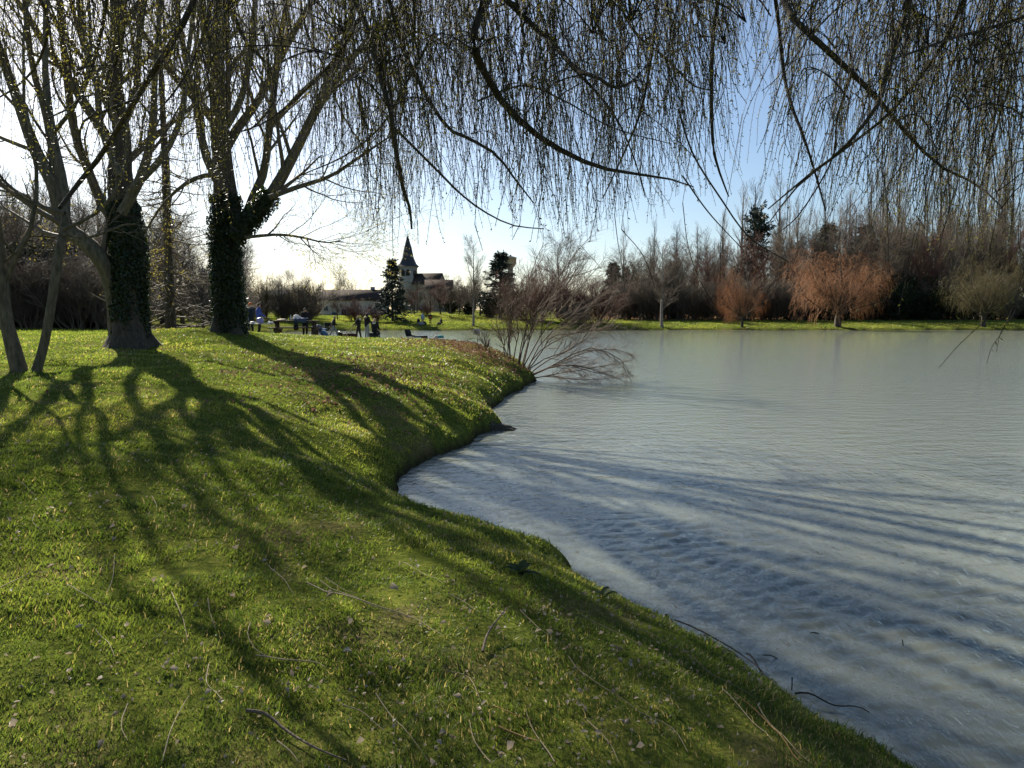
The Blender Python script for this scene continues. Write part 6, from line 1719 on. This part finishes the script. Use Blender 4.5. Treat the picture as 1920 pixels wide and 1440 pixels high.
# bleached willow twigs in the grass
def twig_on_ground(pxs, rad, lift=.03, k=9):
    pts = [gp(*q) for q in pxs]
    P, _ = smooth_path(pts, [1, 1], k)
    P[:, 2] = height(P[:, 0], P[:, 1]) + lift
    return P, np.linspace(rad, rad * .4, k)
G = 'thin bleached twigs lying in the foreground grass'
tw = [[(215, 1048), (212, 1090), (200, 1118)], [(322, 1118), (340, 1160), (352, 1210)], [(126, 1104), (170, 1130), (225, 1150)], [(0, 1110), (60, 1080), (90, 1082)], [(305, 1440), (325, 1370), (355, 1315)], [(392, 1255), (388, 1290), (415, 1320)], [(500, 1062), (530, 1090), (552, 1120)], [(600, 1095), (690, 1140), (770, 1165)], [(705, 1310), (740, 1360), (805, 1440)], [(975, 1150), (1010, 1185), (1050, 1210)], [(1065, 1238), (1120, 1290), (1200, 1345)], [(1090, 1160), (1150, 1190), (1200, 1215)], [(1290, 1235), (1350, 1280), (1420, 1320)], [(1420, 1330), (1470, 1390), (1520, 1440)], [(1355, 1300), (1400, 1350), (1450, 1400)], [(835, 1265), (880, 1280), (902, 1325)], [(610, 1090), (640, 1110), (665, 1118)], [(755, 1060), (790, 1080), (830, 1100)], [(390, 1130), (395, 1160), (405, 1190)], [(470, 1175), (466, 1205), (500, 1240), (575, 1250)], [(1040, 1440), (1000, 1380), (985, 1340)], [(30, 905), (50, 918), (68, 935)], [(285, 935), (293, 950), (294, 962)], [(65, 970), (62, 985), (80, 1000)], [(1200, 1345), (1260, 1375), (1290, 1420)], [(840, 1120), (870, 1135), (900, 1155)], [(1180, 1175), (1230, 1200), (1275, 1225)], [(1100, 1360), (1140, 1400), (1160, 1440)], [(240, 1330), (228, 1370), (240, 1400)], [(520, 1400), (545, 1420), (560, 1440)], [(180, 1190), (200, 1210), (215, 1240)], [(640, 1330), (680, 1345), (720, 1380)], [(920, 1440), (890, 1400), (880, 1360)]]
for q in tw:
    P, R = twig_on_ground(q, .0026, .022)
    o = Bag().tube(P - P[0], R, 5, float(lr.random())).build('fallen_twig', M['dead_twig'], None, True, P[0])
    tag(o, 'thin bleached willow twig in the grass, ' + place_words(*q[1]), 'twig', G)
special = [([(462, 1345), (500, 1352), (540, 1385), (590, 1415), (650, 1440)], .011, 'thick brown stick lying at the bottom edge left of centre', 'dead_wood'), ([(905, 1232), (915, 1208), (935, 1190), (950, 1180)], .012, 'short hooked stick standing out of the grass at centre', 'dead_wood'), ([(935, 1375), (970, 1390), (1010, 1402)], .008, 'straight orange-brown stick near the bottom centre', 'orange_twig'), ([(575, 1100), (680, 1135), (770, 1165), (830, 1200)], .006, 'long brown forked twig lying across the lawn', 'dead_twig'), ([(480, 1240), (530, 1248), (590, 1252), (610, 1262)], .005, 'bent grey twig in the shaded grass', 'dead_twig'), ([(1375, 1310), (1420, 1345), (1460, 1385), (1500, 1440)], .005, 'long yellow stalk on the grass near the lower shore', 'orange_twig'), ([(925, 1335), (960, 1350), (1000, 1362)], .004, 'yellowish straw strand right of the pale leaf', 'orange_twig')]
for q, r0, lb, mt in special:
    P, R = twig_on_ground(q, r0 * .62, .026, 10)
    if 'hooked' in lb: P[:, 2] += np.linspace(0, .09, len(P))
    b = Bag().tube(P - P[0], R, 6)
    o = b.build('fallen_stick', M[mt], None, True, P[0]); tag(o, lb, 'stick')
# snag at the water edge
t0 = onz(1310, 1205, .06)
t = thing('driftwood_branch', 'dark dead branch snagged along the lower shore, tip in the air', 'branch', t0)
W = [onz(1310, 1205, .06), at(1275, 1195, onz(1310, 1205, .06)[1] + .06), at(1256, 1175, onz(1310, 1205, .06)[1] + .1), at(1249, 1152, onz(1310, 1205, .06)[1] + .1)]
P, R = smooth_path(W, [.012, .011, .010, .009], 9); Bag().tube(P - t0, R, 6).build('stub', M['bark_dark'], t, True)
for q in ([(1310, 1205), (1370, 1225), (1420, 1262), (1470, 1300), (1500, 1320)], [(1265, 1162), (1330, 1195), (1380, 1215), (1405, 1240), (1440, 1275)], [(1490, 1300), (1560, 1315), (1630, 1338)], [(1320, 1190), (1345, 1220), (1370, 1232)], [(1400, 1225), (1430, 1260), (1460, 1290)]):
    W = [onz(u_, v_, .05) for u_, v_ in q]; P, R = smooth_path(W, [.007, .003], 12); P[:, 2] += .02 * np.sin(np.linspace(0, 9, 12))
    Bag().tube(P - t0, R, 5).build('twig', M['bark_dark'], t)
G = 'twigs poking out of the water'
for q in ([(1430, 1228), (1445, 1229), (1460, 1236)], [(1520, 1186), (1530, 1186), (1540, 1190)], [(1485, 1270), (1485, 1285), (1484, 1297)], [(1692, 1200), (1693, 1208), (1694, 1215)]):
    w0 = onz(*q[-1], 0.0); W = [at(u_, v_, w0[1] + .02) for u_, v_ in q]; P, R = smooth_path(W, [.004, .004], 6)
    o = Bag().tube(P - P[0], R, 5).build('water_twig', M['bark_dark'], None, True, P[0]); tag(o, 'short dark twig poking out of the water near the lower shore', 'twig', G)
# rosette plants on the bank edge
M['dock_leaf'] = mat_basic('dock_leaf', (0.06, 0.09, 0.03), (0.035, 0.055, 0.02), 9, 0.6, attr=True, trans=0.3, tcol=(0.14, 0.20, 0.05), spec=0.2)
def rosette(px, py, n, ln, label, seed):
    r = np.random.default_rng(seed); p = gp(px, py); t_ = thing('rosette_plant', label, 'plant', p)
    for i in range(n):
        a = i * 2.4 + r.uniform(-.3, .3); el = r.uniform(.25, 1.1); L_ = ln * r.uniform(.7, 1.1); k_ = 6
        s = np.linspace(0, 1, k_); out_ = np.array([math.cos(a), math.sin(a)])
        rad_ = L_ * (s * math.cos(el)); zz = L_ * (s * math.sin(el) - .45 * s ** 2)
        c = np.stack([out_[0] * rad_, out_[1] * rad_, zz + .01], 1); w = L_ * .16 * np.sin(np.clip(s * .95 + .06, 0, 1) * PI) ** .7
        sd_ = np.array([-out_[1], out_[0], 0])
        V = np.concatenate([c - sd_ * w[:, None] + [0, 0, .008], c, c + sd_ * w[:, None] + [0, 0, .008]]); ix = np.arange(3 * k_).reshape(3, k_)
        F = np.stack([ix[:-1, :-1], ix[1:, :-1], ix[1:, 1:], ix[:-1, 1:]], -1).reshape(-1, 4)
        link('leaf', new_mesh('leaf', V, F, M['dock_leaf'], {'rnd': np.full(len(V), r.random())}, True), t_)
    return t_
rosette(975, 1080, 12, .17, 'broad-leaved rosette plant on the bank edge, the left one', 3)
rosette(1128, 1125, 11, .13, 'broad-leaved rosette plant on the bank edge, the right one', 4)
# stump at the little point
s0 = onz(928, 806, .0)
t = thing('bank_stump', 'dark rotten stump at the grassy point in the water', 'stump', s0 + np.array([0, .05, 0]))
r = np.random.default_rng(8); n_, k_ = 16, 7
V = []
for i in range(k_):
    for j in range(n_):
        a = j * 2 * PI / n_; rad = .26 * (1 - .35 * (i / (k_ - 1)) ** 2) * (1 + .35 * (vnoise(np.array([math.cos(a) * 2 + 5]), np.array([math.sin(a) * 2 + i * .5]), 3)[0] - .5))
        if i == k_ - 1: rad *= .35
        V.append((math.cos(a) * rad * 1.5, math.sin(a) * rad * .9, -.15 + .30 * i / (k_ - 1) * (1 - .12 * math.cos(a)) + r.normal() * .012))
V = np.array(V); ix = np.arange(len(V)).reshape(k_, n_); F = np.stack([ix[:-1], np.roll(ix, -1, 1)[:-1], np.roll(ix, -1, 1)[1:], ix[1:]], -1).reshape(-1, 4)
link('wood', new_mesh('wood', V, F, M['bark_dark'], None, True), t)
for a in (0.2, -.5, 2.9):
    b = Bag().tube([(.1 * math.cos(a), .1 * math.sin(a), .02), (.4 * math.cos(a), .3 * math.sin(a), .0), (.62 * math.cos(a), .45 * math.sin(a), -.08)], [.06, .04, .015], 7); b.build('root', M['bark_dark'], t, True)
